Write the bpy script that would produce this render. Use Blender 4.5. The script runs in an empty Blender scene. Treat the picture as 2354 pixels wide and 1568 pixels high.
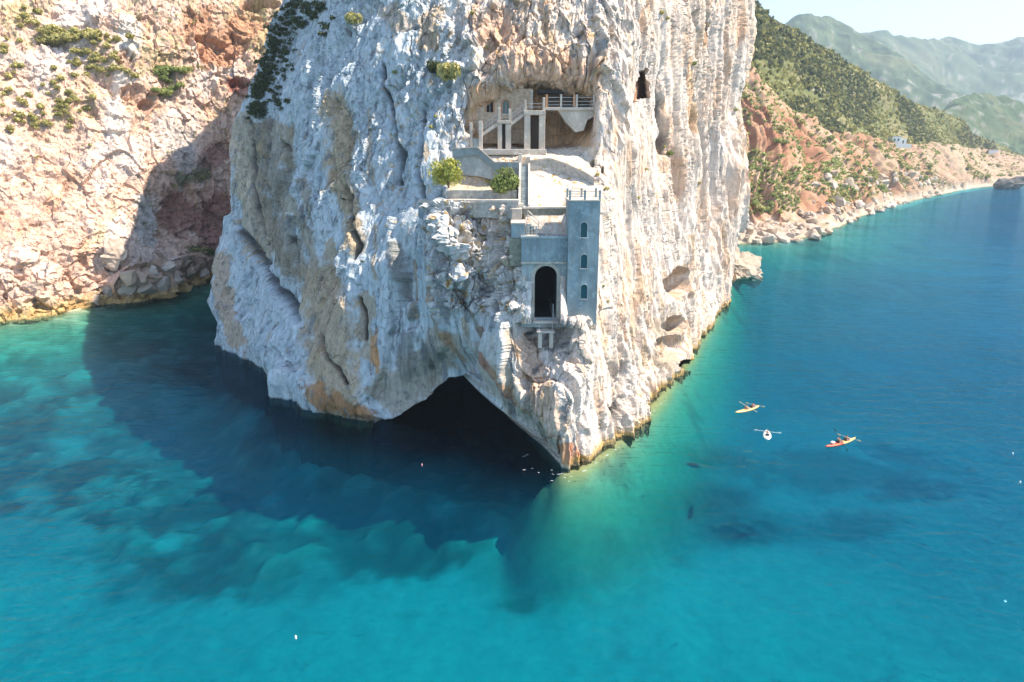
import bpy, math, random
import numpy as np

# ------------------------------------------------------------------ camera, sky, sun, exposure
SC = bpy.context.scene
COL = SC.collection
CAM_Z = 34.0
PITCH = math.radians(16.0)
F, CX, CY = 1570.0, 1177.0, 784.0            # survey frame 2354 x 1568, focal length in its units
camd = bpy.data.cameras.new('camera')
camd.sensor_width = 36.0
camd.lens = 36.0 * F / 2354.0
camd.clip_start = 0.5
camd.clip_end = 30000.0
cam = bpy.data.objects.new('camera', camd)
cam.location = (0, 0, CAM_Z)
cam.rotation_euler = (math.pi / 2 - PITCH, 0, 0)
COL.objects.link(cam)
SC.camera = cam

SUN_EL, SUN_AZ = 52.0, -3.0                    # azimuth counted from +x towards +y
world = bpy.data.worlds.new('World')
SC.world = world
world.use_nodes = True
wn = world.node_tree.nodes
sky = wn.new('ShaderNodeTexSky')
sky.sky_type = 'NISHITA'
sky.sun_disc = False
sky.sun_elevation = math.radians(SUN_EL)
sky.sun_rotation = math.radians(90.0 - SUN_AZ)
sky.air_density = 1.0
sky.dust_density = 0.4
sky.ozone_density = 1.4
bg = wn['Background']
bg.inputs['Strength'].default_value = 0.122
world.node_tree.links.new(sky.outputs[0], bg.inputs[0])

sund = bpy.data.lights.new('sun', 'SUN')
sund.energy = 4.6
sund.angle = math.radians(0.5)
sund.color = (1.0, 0.885, 0.745)
sun = bpy.data.objects.new('sun', sund)
ce, se = math.cos(math.radians(SUN_EL)), math.sin(math.radians(SUN_EL))
to_sun = (ce * math.cos(math.radians(SUN_AZ)), ce * math.sin(math.radians(SUN_AZ)), se)
from mathutils import Vector, Matrix
sun.rotation_euler = Vector(to_sun).to_track_quat('Z', 'Y').to_euler()
sun.location = (200, 0, 200)
COL.objects.link(sun)

SC.view_settings.view_transform = 'Standard'
SC.view_settings.look = 'None'
SC.view_settings.gamma = 1.0
SC.view_settings.use_curve_mapping = False
SC.view_settings.exposure = 1.28
SC.cycles.volume_bounces = 0
SC.cycles.max_bounces = 6
SC.cycles.diffuse_bounces = 2
SC.cycles.glossy_bounces = 2
SC.cycles.transparent_max_bounces = 12
SC.cycles.use_adaptive_sampling = True
SC.cycles.adaptive_threshold = 0.02

# ------------------------------------------------------------------ survey helpers
cp, sp = math.cos(PITCH), math.sin(PITCH)
def ray(px, py):
    a = (px - CX) / F; b = (CY - py) / F
    return a, cp + b * sp, -sp + b * cp
def P(px, py, Y):
    a, dy, dz = ray(px, py)
    t = Y / dy
    return (a * t, Y, CAM_Z + dz * t)
def W(px, py, z=0.0):
    a, dy, dz = ray(px, py)
    t = (z - CAM_Z) / dz
    return (a * t, dy * t, z)
def proj(x, y, z):
    d = y * cp + (CAM_Z - z) * sp
    u = y * sp - (CAM_Z - z) * cp
    d = np.maximum(d, 1.0)
    return CX + F * x / d, CY - F * u / d

def pchip(x, y, xi):
    """shape preserving cubic; x [n], y [n,m], xi [k] -> [k,m]"""
    x = np.asarray(x, float); y = np.asarray(y, float)
    if y.ndim == 1: y = y[:, None]
    h = np.diff(x)[:, None]
    d = np.diff(y, axis=0) / h
    m = np.zeros_like(y)
    if len(x) > 2:
        w1 = 2 * h[1:] + h[:-1]; w2 = h[1:] + 2 * h[:-1]
        ok = d[:-1] * d[1:] > 0
        with np.errstate(divide='ignore', invalid='ignore'):
            hm = (w1 + w2) / (w1 / d[:-1] + w2 / d[1:])
        m[1:-1] = np.where(ok, hm, 0)
    m[0] = d[0]; m[-1] = d[-1]
    xi = np.asarray(xi, float)
    i = np.clip(np.searchsorted(x, xi) - 1, 0, len(x) - 2)
    hh = (x[i + 1] - x[i])[:, None]; t = ((xi - x[i])[:, None] / hh)
    t = np.clip(t, 0, 1)
    t2, t3 = t * t, t * t * t
    return ((2*t3 - 3*t2 + 1) * y[i] + (t3 - 2*t2 + t) * hh * m[i]
            + (-2*t3 + 3*t2) * y[i+1] + (t3 - t2) * hh * m[i+1])

def _hash(ix, iy, iz, s):
    h = (ix.astype(np.uint32) * np.uint32(374761393) + iy.astype(np.uint32) * np.uint32(668265263)
         + iz.astype(np.uint32) * np.uint32(2147483647 & 0x7FEB352D) + np.uint32((s * 974634777 + 12345) & 0xFFFFFFFF))
    h = (h ^ (h >> np.uint32(13))) * np.uint32(1274126177)
    h = (h ^ (h >> np.uint32(16))) * np.uint32(2246822519)
    return h ^ (h >> np.uint32(15))

def noise(x, y, z, s=0):
    x = np.asarray(x, np.float32); y = np.asarray(y, np.float32); z = np.asarray(z, np.float32)
    fx, fy, fz = np.floor(x), np.floor(y), np.floor(z)
    ix, iy, iz = fx.astype(np.int32), fy.astype(np.int32), fz.astype(np.int32)
    x, y, z = x - fx, y - fy, z - fz
    u = x*x*x*(x*(x*6-15)+10); v = y*y*y*(y*(y*6-15)+10); w = z*z*z*(z*(z*6-15)+10)
    def g(a, b, c):
        h = _hash(ix + a, iy + b, iz + c, s)
        gx = (h & np.uint32(1023)).astype(np.float32) / 511.5 - 1
        gy = ((h >> np.uint32(10)) & np.uint32(1023)).astype(np.float32) / 511.5 - 1
        gz = ((h >> np.uint32(20)) & np.uint32(1023)).astype(np.float32) / 511.5 - 1
        return gx * (x - a) + gy * (y - b) + gz * (z - c)
    def l(t, a, b): return a + t * (b - a)
    return 1.25 * l(w, l(v, l(u, g(0,0,0), g(1,0,0)), l(u, g(0,1,0), g(1,1,0))),
                    l(v, l(u, g(0,0,1), g(1,0,1)), l(u, g(0,1,1), g(1,1,1))))

def fbm(x, y, z, o=4, s=0, gain=0.5):
    a, t, f = 1.0, 0.0, 1.0
    for k in range(o):
        t = t + a * noise(x * f, y * f, z * f, s + k * 7)
        a *= gain; f *= 2.03
    return t

def ridged(x, y, z, o=3, s=0):
    a, t, f = 1.0, 0.0, 1.0
    for k in range(o):
        t = t + a * (1 - np.abs(noise(x * f, y * f, z * f, s + k * 7)) * 2.2)
        a *= 0.5; f *= 2.07
    return t

def worley(x, y, z, s=0):
    """returns F1, F2, random value of the nearest cell"""
    x = np.asarray(x, np.float32); y = np.asarray(y, np.float32); z = np.asarray(z, np.float32)
    fx, fy, fz = np.floor(x), np.floor(y), np.floor(z)
    ix, iy, iz = fx.astype(np.int32), fy.astype(np.int32), fz.astype(np.int32)
    x, y, z = x - fx, y - fy, z - fz
    f1 = np.full(x.shape, 9, np.float32); f2 = f1.copy(); idv = np.zeros(x.shape, np.float32)
    for a in (-1, 0, 1):
        for b in (-1, 0, 1):
            for c in (-1, 0, 1):
                h = _hash(ix + a, iy + b, iz + c, s)
                jx = (h & np.uint32(1023)).astype(np.float32) / 1023
                jy = ((h >> np.uint32(10)) & np.uint32(1023)).astype(np.float32) / 1023
                jz = ((h >> np.uint32(20)) & np.uint32(1023)).astype(np.float32) / 1023
                d = (a + jx - x)**2 + (b + jy - y)**2 + (c + jz - z)**2
                r = ((h >> np.uint32(5)) & np.uint32(4095)).astype(np.float32) / 4095
                near = d < f1
                f2 = np.where(near, f1, np.minimum(f2, d))
                idv = np.where(near, r, idv)
                f1 = np.where(near, d, f1)
    return np.sqrt(f1), np.sqrt(f2), idv

def facets(x, y, z, s=0):
    """broken rock: every cell is a tilted flat plane; returns height in about -1..1 and edge distance"""
    x = np.asarray(x, np.float32); y = np.asarray(y, np.float32); z = np.asarray(z, np.float32)
    fx, fy, fz = np.floor(x), np.floor(y), np.floor(z)
    ix, iy, iz = fx.astype(np.int32), fy.astype(np.int32), fz.astype(np.int32)
    x, y, z = x - fx, y - fy, z - fz
    f1 = np.full(x.shape, 9, np.float32); f2 = f1.copy(); hv = np.zeros(x.shape, np.float32)
    for a in (-1, 0, 1):
        for b in (-1, 0, 1):
            for c in (-1, 0, 1):
                h = _hash(ix + a, iy + b, iz + c, s)
                dx = a + (h & np.uint32(1023)).astype(np.float32) / 1023 - x
                dy = b + ((h >> np.uint32(10)) & np.uint32(1023)).astype(np.float32) / 1023 - y
                dz = c + ((h >> np.uint32(20)) & np.uint32(1023)).astype(np.float32) / 1023 - z
                d = dx * dx + dy * dy + dz * dz
                near = d < f1
                g = h * np.uint32(2654435761); g = g ^ (g >> np.uint32(15))
                r0 = (g & np.uint32(255)).astype(np.float32) / 127.5 - 1; r1 = ((g >> np.uint32(8)) & np.uint32(255)).astype(np.float32) / 127.5 - 1
                r2 = ((g >> np.uint32(16)) & np.uint32(255)).astype(np.float32) / 127.5 - 1; r3 = ((g >> np.uint32(24)) & np.uint32(255)).astype(np.float32) / 127.5 - 1
                hv = np.where(near, .6 * r0 + 1.1 * (r1 * dx + r2 * dy + r3 * dz), hv)
                f2 = np.where(near, f1, np.minimum(f2, d)); f1 = np.where(near, d, f1)
    return hv, np.sqrt(f2) - np.sqrt(f1)

def sstep(a, b, x):
    t = np.clip((x - a) / (b - a), 0, 1)
    return t * t * (3 - 2 * t)

# ------------------------------------------------------------------ materials
MATS = {}
def new_mat(name):
    m = bpy.data.materials.new(name); m.use_nodes = True
    return m, m.node_tree.nodes, m.node_tree.links
def plain(name, col, rough=0.85, metal=0.0, var=0.12, scale=3.0, bump=0.15, bscale=12.0):
    if name in MATS: return MATS[name]
    m, n, l = new_mat(name)
    b = n['Principled BSDF']
    b.inputs['Roughness'].default_value = rough
    b.inputs['Metallic'].default_value = metal
    tc = n.new('ShaderNodeTexCoord')
    t = n.new('ShaderNodeTexNoise'); t.inputs['Scale'].default_value = scale; t.inputs['Detail'].default_value = 5
    l.new(tc.outputs['Object'], t.inputs['Vector'])
    r = n.new('ShaderNodeMapRange')
    r.inputs['To Min'].default_value = 1 - 2 * var; r.inputs['To Max'].default_value = 1 + 2 * var
    l.new(t.outputs[0], r.inputs[0])
    mx = n.new('ShaderNodeMix'); mx.data_type = 'RGBA'; mx.blend_type = 'MULTIPLY'; mx.inputs[0].default_value = 1
    mx.inputs[6].default_value = (*col, 1)
    l.new(r.outputs[0], mx.inputs[7])
    l.new(mx.outputs[2], b.inputs['Base Color'])
    if bump > 0:
        t2 = n.new('ShaderNodeTexNoise'); t2.inputs['Scale'].default_value = bscale; t2.inputs['Detail'].default_value = 4
        l.new(tc.outputs['Object'], t2.inputs['Vector'])
        bp = n.new('ShaderNodeBump'); bp.inputs['Strength'].default_value = bump; bp.inputs['Distance'].default_value = 0.05
        l.new(t2.outputs[0], bp.inputs['Height']); l.new(bp.outputs[0], b.inputs['Normal'])
    MATS[name] = m
    return m

def stained(name, col, stain=(0.20, 0.19, 0.16), k=.55):
    """old cement: cloudy patches, rain streaks below edges, pocked grain"""
    m, n, l = new_mat(name)
    b = n['Principled BSDF']; b.inputs['Roughness'].default_value = .9; b.inputs['Specular IOR Level'].default_value = .2
    g = n.new('ShaderNodeNewGeometry')
    def tex(sc, d, f0, f1):
        mp = n.new('ShaderNodeMapping'); mp.inputs['Scale'].default_value = sc; l.new(g.outputs['Position'], mp.inputs['Vector'])
        t = n.new('ShaderNodeTexNoise'); t.inputs['Scale'].default_value = 1; t.inputs['Detail'].default_value = d; t.inputs['Roughness'].default_value = .65
        l.new(mp.outputs[0], t.inputs['Vector'])
        r = n.new('ShaderNodeMapRange'); r.inputs['From Min'].default_value = f0; r.inputs['From Max'].default_value = f1; l.new(t.outputs[0], r.inputs[0])
        return t.outputs[0], r.outputs[0]
    def mix(f, a, c, fac):
        x = n.new('ShaderNodeMix'); x.data_type = 'RGBA'
        mm = n.new('ShaderNodeMath'); mm.operation = 'MULTIPLY'; mm.inputs[1].default_value = fac; l.new(f, mm.inputs[0]); l.new(mm.outputs[0], x.inputs[0])
        if isinstance(a, tuple): x.inputs[6].default_value = (*a, 1)
        else: l.new(a, x.inputs[6])
        x.inputs[7].default_value = (*c, 1); return x.outputs[2]
    _, cl = tex((.55, .55, .5), 6, .38, .62); _, st = tex((2.6, 2.6, .16), 4, .52, .70); gr, gm = tex((7, 7, 7), 4, .5, .72); _, pa = tex((1.3, 1.3, 1.1), 3, .56, .62)
    c = mix(cl, col, tuple(v * .68 for v in col), .9)
    c = mix(pa, c, tuple(min(.8, v * 1.35) for v in col), .5)
    c = mix(st, c, stain, k); c = mix(gm, c, stain, .35)
    l.new(c, b.inputs['Base Color'])
    bp = n.new('ShaderNodeBump'); bp.inputs['Strength'].default_value = .35; bp.inputs['Distance'].default_value = .06; l.new(gr, bp.inputs['Height']); l.new(bp.outputs[0], b.inputs['Normal'])
    return m

def rock_mat(name, fine=2.2, zs=0.5, bump=0.5, var=0.35, streak=0.0, cracks=0.0):
    """colour attribute of the surface, broken up by grain, streaks and joints, with small relief"""
    m, n, l = new_mat(name)
    b = n['Principled BSDF']; b.inputs['Roughness'].default_value = 0.92
    b.inputs['Specular IOR Level'].default_value = 0.15
    at = n.new('ShaderNodeAttribute'); at.attribute_name = 'rock_col'
    geo = n.new('ShaderNodeNewGeometry')
    def tex(sc, detail, rough, f0, f1, t0, t1):
        mp = n.new('ShaderNodeMapping'); mp.inputs['Scale'].default_value = sc
        l.new(geo.outputs['Position'], mp.inputs['Vector'])
        t = n.new('ShaderNodeTexNoise'); t.inputs['Scale'].default_value = 1; t.inputs['Detail'].default_value = detail
        t.inputs['Roughness'].default_value = rough; t.inputs['Distortion'].default_value = .3
        l.new(mp.outputs[0], t.inputs['Vector'])
        r = n.new('ShaderNodeMapRange'); r.inputs['From Min'].default_value = f0; r.inputs['From Max'].default_value = f1
        r.inputs['To Min'].default_value = t0; r.inputs['To Max'].default_value = t1
        l.new(t.outputs[0], r.inputs[0])
        return t, r, mp
    def mul(col, fac):
        mx = n.new('ShaderNodeMix'); mx.data_type = 'RGBA'; mx.blend_type = 'MULTIPLY'; mx.inputs[0].default_value = 1
        l.new(col, mx.inputs[6]); l.new(fac, mx.inputs[7]); return mx.outputs[2]
    t, r, _ = tex((fine, fine, fine * zs), 7, .7, .3, .7, 1 - var, 1 + var * .8)
    col = mul(at.outputs['Color'], r.outputs[0])
    h = t.outputs[0]
    if streak:
        t2, r2, _ = tex((fine * 1.3, fine * 1.3, fine * .06), 4, .6, .42, .62, 1 + streak * .25, 1 - streak)
        col = mul(col, r2.outputs[0])
        t3, r3, _ = tex((fine * .9, fine * .9, fine * .6), 3, .6, .60, .68, 1, 1 - streak * 1.2)
        col = mul(col, r3.outputs[0])
        a = n.new('ShaderNodeMath'); a.operation = 'ADD'; l.new(h, a.inputs[0]); l.new(t2.outputs[0], a.inputs[1]); h = a.outputs[0]
    if cracks:
        _, _, mp = tex((fine * .45, fine * .45, fine * .22), 2, .5, 0, 1, 0, 1)
        w = n.new('ShaderNodeTexNoise'); w.inputs['Scale'].default_value = .8; w.inputs['Detail'].default_value = 4
        l.new(mp.outputs[0], w.inputs['Vector'])
        va = n.new('ShaderNodeVectorMath'); va.operation = 'MULTIPLY_ADD'
        va.inputs[1].default_value = (1.1, 1.1, 1.1); l.new(w.outputs['Color'], va.inputs[0]); l.new(mp.outputs[0], va.inputs[2])
        v = n.new('ShaderNodeTexVoronoi'); v.feature = 'DISTANCE_TO_EDGE'; v.inputs['Scale'].default_value = 1
        l.new(va.outputs[0], v.inputs['Vector'])
        r4 = n.new('ShaderNodeMapRange'); r4.inputs['From Max'].default_value = .05
        r4.inputs['To Min'].default_value = 1 - cracks; r4.inputs['To Max'].default_value = 1
        l.new(v.outputs['Distance'], r4.inputs[0])
        big = n.new('ShaderNodeTexNoise'); big.inputs['Scale'].default_value = .35; big.inputs['Detail'].default_value = 2
        l.new(mp.outputs[0], big.inputs['Vector'])
        r5 = n.new('ShaderNodeMapRange'); r5.inputs['From Min'].default_value = .48; r5.inputs['From Max'].default_value = .6
        l.new(big.outputs[0], r5.inputs[0])
        mx = n.new('ShaderNodeMix'); mx.data_type = 'FLOAT'; l.new(r5.outputs[0], mx.inputs[0]); mx.inputs[2].default_value = 1; l.new(r4.outputs[0], mx.inputs[3])
        col = mul(col, mx.outputs[0])
        a = n.new('ShaderNodeMath'); a.operation = 'MULTIPLY_ADD'; l.new(mx.outputs[0], a.inputs[0]); a.inputs[1].default_value = .4; l.new(h, a.inputs[2]); h = a.outputs[0]
    l.new(col, b.inputs['Base Color'])
    bp = n.new('ShaderNodeBump'); bp.inputs['Strength'].default_value = bump; bp.inputs['Distance'].default_value = 0.3
    l.new(h, bp.inputs['Height']); l.new(bp.outputs[0], b.inputs['Normal'])
    return m

def grid_obj(name, X, Y, Z, mat, col=None, flip=False, smooth=True):
    nr, nc = X.shape
    co = np.stack([X, Y, Z], -1).reshape(-1, 3).astype(np.float32)
    idx = np.arange(nr * nc, dtype=np.int32).reshape(nr, nc)
    q = np.stack([idx[:-1, :-1], idx[:-1, 1:], idx[1:, 1:], idx[1:, :-1]], -1).reshape(-1, 4)
    if flip: q = q[:, ::-1]
    return raw_mesh(name, co, q, mat, col, smooth)

def raw_mesh(name, co, q, mat, col=None, smooth=True):
    me = bpy.data.meshes.new(name)
    nf, k = q.shape
    me.vertices.add(len(co)); me.vertices.foreach_set('co', np.ascontiguousarray(co, np.float32).ravel())
    me.loops.add(nf * k); me.loops.foreach_set('vertex_index', np.ascontiguousarray(q, np.int32).ravel())
    me.polygons.add(nf)
    me.polygons.foreach_set('loop_start', np.arange(0, nf * k, k, dtype=np.int32))
    me.polygons.foreach_set('loop_total', np.full(nf, k, np.int32))
    me.polygons.foreach_set('use_smooth', np.full(nf, smooth, bool))
    me.update(calc_edges=True)
    if col is not None:
        a = me.color_attributes.new('rock_col', 'FLOAT_COLOR', 'POINT')
        c4 = np.ones((len(co), 4), np.float32); c4[:, :3] = col.reshape(-1, 3)
        a.data.foreach_set('color', c4.ravel())
    me.materials.append(mat)
    o = bpy.data.objects.new(name, me); COL.objects.link(o)
    return o

def setting(o):
    o['kind'] = 'structure'; return o
def tag(o, label, cat, group=None):
    o['label'] = label; o['category'] = cat
    if group: o['group'] = group
    return o

def lerp(c, d, m):
    return c * (1 - m[..., None]) + np.asarray(d, np.float32) * m[..., None]

def densify(us, total):
    """positions spread over the control intervals in proportion to us steps"""
    return np.linspace(us[0], us[-1], total)
# ------------------------------------------------------------------ the limestone headland
def headland():
    cols = []
    def add(u, *pts):
        ps = []
        for p in pts:
            if p[0] == 'W': ps.append(W(p[1], p[2]))
            elif p[0] == 'R': ps.append(p[1:])
            else: ps.append(P(*p))
        ps = sorted(ps, key=lambda q: q[2])
        keep = [ps[0]]
        for q in ps[1:]:
            if q[2] - keep[-1][2] > 0.05: keep.append(q)
        b = keep[0]; t = keep[-1]
        keep = [(b[0], b[1], -15.0)] + keep
        c = (0.0, 168.0)
        z2 = max(t[2] + 3, 84.0 if u < 650 else 80.0)
        k = 0.30
        keep.append((t[0] + (c[0]-t[0]) * k, t[1] + (c[1]-t[1]) * k, z2))
        keep.append((t[0] + (c[0]-t[0]) * 0.8, t[1] + (c[1]-t[1]) * 0.8, z2 + 12))
        cols.append((u, np.array(keep)))
    add(430, ('R', -54, 215, 0), ('R', -48, 212, 60), ('R', -43, 210, 90))
    add(480, ('R', -58, 168, 0), ('R', -54, 170, 30), ('R', -47, 173, 64), ('R', -44, 175, 88))
    add(512, ('W', 512, 750), (498, 680, 133), (520, 580, 135), (540, 480, 137), (542, 380, 139), (548, 300, 141),
        (575, 240, 142), (600, 150, 144), (625, 80, 146), (660, 0, 148))
    add(600, ('W', 600, 850), (588, 700, 112), (600, 560, 117), (620, 400, 121), (640, 250, 125), (680, 100, 130), (705, 0, 133))
    add(690, ('W', 690, 940), (690, 800, 92), (695, 600, 97), (705, 400, 103), (725, 200, 110), (755, 0, 117))
    add(790, ('W', 790, 970), (790, 850, 84), (790, 700, 87), (795, 500, 93), (805, 300, 99), (825, 100, 106), (840, 0, 110))
    add(880, ('W', 880, 990), (880, 900, 82), (880, 750, 84), (885, 550, 88), (895, 350, 94), (915, 150, 100), (925, 0, 105))
    add(985, ('W', 985, 1012), (990, 870, 80), (990, 700, 80.3), (992, 560, 80.9), (995, 500, 82.5), (995, 470, 84.6), (1000, 430, 86.5),
        (1005, 340, 89), (1010, 200, 94.5), (1020, 0, 102))
    add(1040, ('W', 1040, 1025), (1040, 870, 78.2), (1035, 700, 77.4), (1030, 560, 77.9), (1030, 500, 79.0), (1030, 480, 80.4), (1030, 468, 82), (1032, 462, 83.2),
        (1035, 440, 83.6), (1040, 430, 86), (1045, 400, 88), (1050, 340, 89.5), (1065, 250, 92), (1075, 180, 93), (1090, 90, 97), (1100, 0, 100.5))
    add(1105, ('W', 1105, 1038), (1105, 870, 75), (1100, 740, 76.6), (1100, 690, 77.6), (1100, 600, 79.4), (1100, 500, 80.9), (1100, 468, 81.5),
        (1100, 462, 82.7), (1100, 440, 83), (1100, 432, 86), (1105, 400, 88), (1110, 385, 88.5), (1110, 345, 91), (1112, 335, 93.5),
        (1115, 268, 94.3), (1118, 248, 93.8), (1122, 222, 92.2), (1130, 90, 96), (1140, 0, 99))
    add(1185, ('W', 1185, 1052), (1185, 880, 72.2), (1180, 740, 73.3), (1178, 600, 75.2), (1175, 500, 78.6), (1175, 470, 80),
        (1178, 462, 82), (1180, 440, 82.5), (1182, 430, 85), (1185, 395, 87.8), (1185, 375, 88.3), (1185, 345, 92), (1188, 335, 95),
        (1190, 220, 95.5), (1192, 195, 94), (1195, 165, 91.8), (1200, 80, 95), (1200, 0, 97.5))
    add(1215, ('W', 1225, 1062), (1222, 900, 70.8), (1222, 745, 73.2), (1222, 735, 76.2), (1215, 560, 76.4), (1212, 552, 76.6),
        (1212, 546, 78.5), (1212, 485, 78.8), (1212, 480, 79.2), (1212, 390, 87.5), (1212, 362, 88), (1212, 348, 92), (1212, 335, 95.5),
        (1215, 225, 96), (1218, 195, 94.5), (1220, 165, 91.6), (1225, 80, 94.5), (1228, 0, 97))
    add(1290, ('W', 1292, 1076), (1285, 900, 69.3), (1288, 745, 72.6), (1290, 735, 76.2), (1290, 560, 76.4), (1290, 552, 76.6),
        (1290, 546, 78.5), (1290, 485, 78.8), (1290, 480, 79.2), (1290, 392, 87), (1290, 365, 88.2), (1290, 348, 92), (1292, 330, 95.5),
        (1295, 245, 96.5), (1297, 225, 95.5), (1300, 205, 93), (1305, 165, 91.4), (1310, 80, 94), (1312, 0, 96.5))
    add(1342, ('W', 1335, 1068), (1342, 900, 71.5), (1342, 732, 73), (1342, 716, 75.8), (1342, 470, 76.6), (1342, 455, 79.5),
        (1345, 415, 84.5), (1347, 390, 87), (1348, 370, 89), (1350, 320, 92), (1350, 275, 94.6), (1352, 256, 95), (1353, 240, 94),
        (1355, 218, 92), (1360, 150, 91.5), (1365, 0, 95.5))
    add(1382, ('W', 1385, 1035), (1382, 900, 75), (1380, 730, 76), (1380, 560, 77.5), (1382, 460, 80), (1385, 430, 83),
        (1385, 390, 86.5), (1382, 340, 88.5), (1378, 270, 89.5), (1380, 200, 90.5), (1390, 100, 93), (1395, 0, 95.5))
    add(1430, ('W', 1440, 992), (1430, 850, 81), (1425, 700, 83), (1420, 550, 85), (1425, 400, 88), (1430, 200, 92.5), (1445, 0, 97))
    add(1500, ('W', 1510, 915), (1490, 800, 92), (1480, 650, 94), (1475, 450, 97), (1480, 200, 101), (1500, 0, 106))
    add(1570, ('W', 1580, 822), (1565, 700, 112), (1555, 500, 114), (1560, 300, 117), (1580, 100, 121), (1590, 0, 123))
    add(1640, ('W', 1645, 722), (1640, 600, 140), (1630, 450, 142), (1635, 250, 144), (1650, 0, 148))
    add(1700, ('W', 1672, 668), (1688, 540, 165), (1712, 450, 166), (1705, 330, 167), (1692, 240, 168), (1712, 150, 169), (1726, 60, 170), (1727, 0, 171))
    add(1740, ('R', 58, 205, 0), ('R', 62, 205, 60))
    z = np.concatenate([np.linspace(-15, -1.5, 14, endpoint=False), np.linspace(-1.5, 26, 300, endpoint=False),
                        np.linspace(26, 34.5, 190, endpoint=False), np.linspace(34.5, 63, 250, endpoint=False), np.linspace(63, 96, 40)])
    us = np.array([c[0] for c in cols], float)
    C = np.zeros((len(cols), len(z), 2))
    for k, (u, pts) in enumerate(cols):
        C[k] = pchip(pts[:, 2], pts[:, :2], z)
    ui = np.concatenate([np.linspace(430, 500, 16, endpoint=False), np.linspace(500, 700, 230, endpoint=False), np.linspace(700, 1400, 460, endpoint=False),
                         np.linspace(1400, 1706, 400, endpoint=False), np.linspace(1706, 1740, 10)])
    flat = pchip(us, C.reshape(len(cols), -1), ui).reshape(len(ui), len(z), 2)
    X = flat[:, :, 0].T.copy(); Y = flat[:, :, 1].T.copy()
    Z = np.repeat(z[:, None], X.shape[1], 1)
    U = np.repeat(ui[None, :], X.shape[0], 0)
    px, py = proj(X, Y, Z)

    # normals of the smooth body
    def normals(X, Y, Z):
        du = np.stack([np.gradient(X, axis=1), np.gradient(Y, axis=1), np.gradient(Z, axis=1)], -1)
        dv = np.stack([np.gradient(X, axis=0), np.gradient(Y, axis=0), np.gradient(Z, axis=0)], -1)
        n = np.cross(du, dv); n /= np.linalg.norm(n, axis=-1, keepdims=True) + 1e-9
        return n
    N = normals(X, Y, Z)
    # quiet zones where masonry meets the rock
    def box(x0, x1, y0, y1, s):
        return sstep(x0 - s, x0 + s, px) * (1 - sstep(x1 - s, x1 + s, px)) * sstep(y0 - s, y0 + s, py) * (1 - sstep(y1 - s, y1 + s, py))
    quiet = np.maximum.reduce([box(1200, 1376, 455, 728, 8), 0.85 * box(1190, 1372, 345, 480, 10), 0.65 * box(1085, 1402, 215, 352, 12),
                               0.75 * box(1020, 1200, 345, 466, 8)])
    act = 1 - quiet
    left = 1 - sstep(960, 1180, px)              # the shaded west face
    right = sstep(1380, 1430, px)
    slope = box(1000, 1200, 465, 720, 25)        # broken rock slope below the path
    sx, sy, sz = X, Y, Z
    wx = X + .5 * fbm(X * .45, Y * .45, Z * .3, 3, 91); wy = Y + .5 * fbm(X * .45, Y * .45, Z * .3, 3, 92)
    wz = Z + 1.6 * fbm(X * .3, Y * .3, Z * .2, 3, 93)
    big = fbm(X * .06, Y * .06, Z * .035, 3, 3)
    topm = sstep(420, 200, py)
    brk = sstep(-.15, .3, fbm(X * .10, Y * .10, Z * .05, 3, 77) + .25 * topm - .10 * left * sstep(480, 700, py))   # broken as against smooth sheets
    h0, e0 = facets(wx * .13, wy * .13, wz * .015, 8)          # tall plates
    h1, e1 = facets(wx * .36, wy * .36, wz * .045, 9)          # slabs
    h2, e2 = facets(wx * .95, wy * .95, wz * .22, 10)          # blocks
    h3, e3 = facets(X * 2.2, Y * 2.2, wz * 1.2, 12)            # chips
    def blur(a, n):
        for _ in range(n):
            a = np.concatenate([a[:, :1], (a[:, :-2] + 2 * a[:, 1:-1] + a[:, 2:]) * .25, a[:, -1:]], 1)
        return a
    h0 = blur(h0, 8); h1 = blur(h1, 3)
    flute = ridged(wx * .22, wy * .22, Z * .018, 3, 11)
    run = np.abs(noise(X * .8, Y * .8, Z * .05, 17)) + .5 * np.abs(noise(X * 1.9, Y * 1.9, Z * .10, 18))
    fine = fbm(X * 1.5, Y * 1.5, Z * .8, 4, 31, 0.6)
    pits = np.clip(fbm(X * .9, Y * .9, Z * .7, 2, 41) - 0.36, 0, 1)
    crack = 1 - sstep(0.0, 0.05, e1); crackb = 1 - sstep(0, .07, e2)
    ds = np.hypot(np.gradient(X, axis=1), np.gradient(Y, axis=1))
    ok2 = np.clip(.40 / (ds + .01), 0, 1) ** 2; ok3 = np.clip(.17 / (ds + .01), 0, 1) ** 2; okf = np.clip(.22 / (ds + .01), 0, 1) ** 1.5
    h2 = h2 * ok2; h3 = h3 * ok3; crackb = crackb * ok2; fine = fine * okf; h0 = h0 * (.45 + .55 * sstep(530, 620, px))
    calm = 1 - .75 * box(840, 935, 455, 590, 25); h0 = h0 * calm; h1 = h1 * calm; e0 = np.maximum(e0, 1 - calm)
    d = big * 1.4 * act
    d += (h0 * .95 - .35 * (1 - sstep(0, .04, e0))) * act * (1 - .45 * right)
    d += (h1 * .62 - .22 * crack) * act * (.45 + .75 * brk) * (1 - .45 * right)
    d += (h2 * .22 - .08 * crackb) * (.10 + .90 * act) * (.2 + brk) * (1 - .25 * right)
    d += h3 * .09 * (.3 + .7 * act) * (.35 + brk)
    d += (flute - .9) * .75 * act
    d -= (run - .3) * (.22 + .55 * topm * (1 - right) * brk) * act
    vert = ridged(X * .50, Y * .50, Z * .010, 3, 19)
    d += right * (vert - .9) * .62
    poly = np.minimum.reduce([(py - 505) - (px - 540) * 1.50, 1200 - py, (px - 490)])      # pale slab below the long diagonal joint
    d += 1.1 * sstep(0, 12, poly) * (1 - sstep(690, 730, px)) * left
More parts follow.
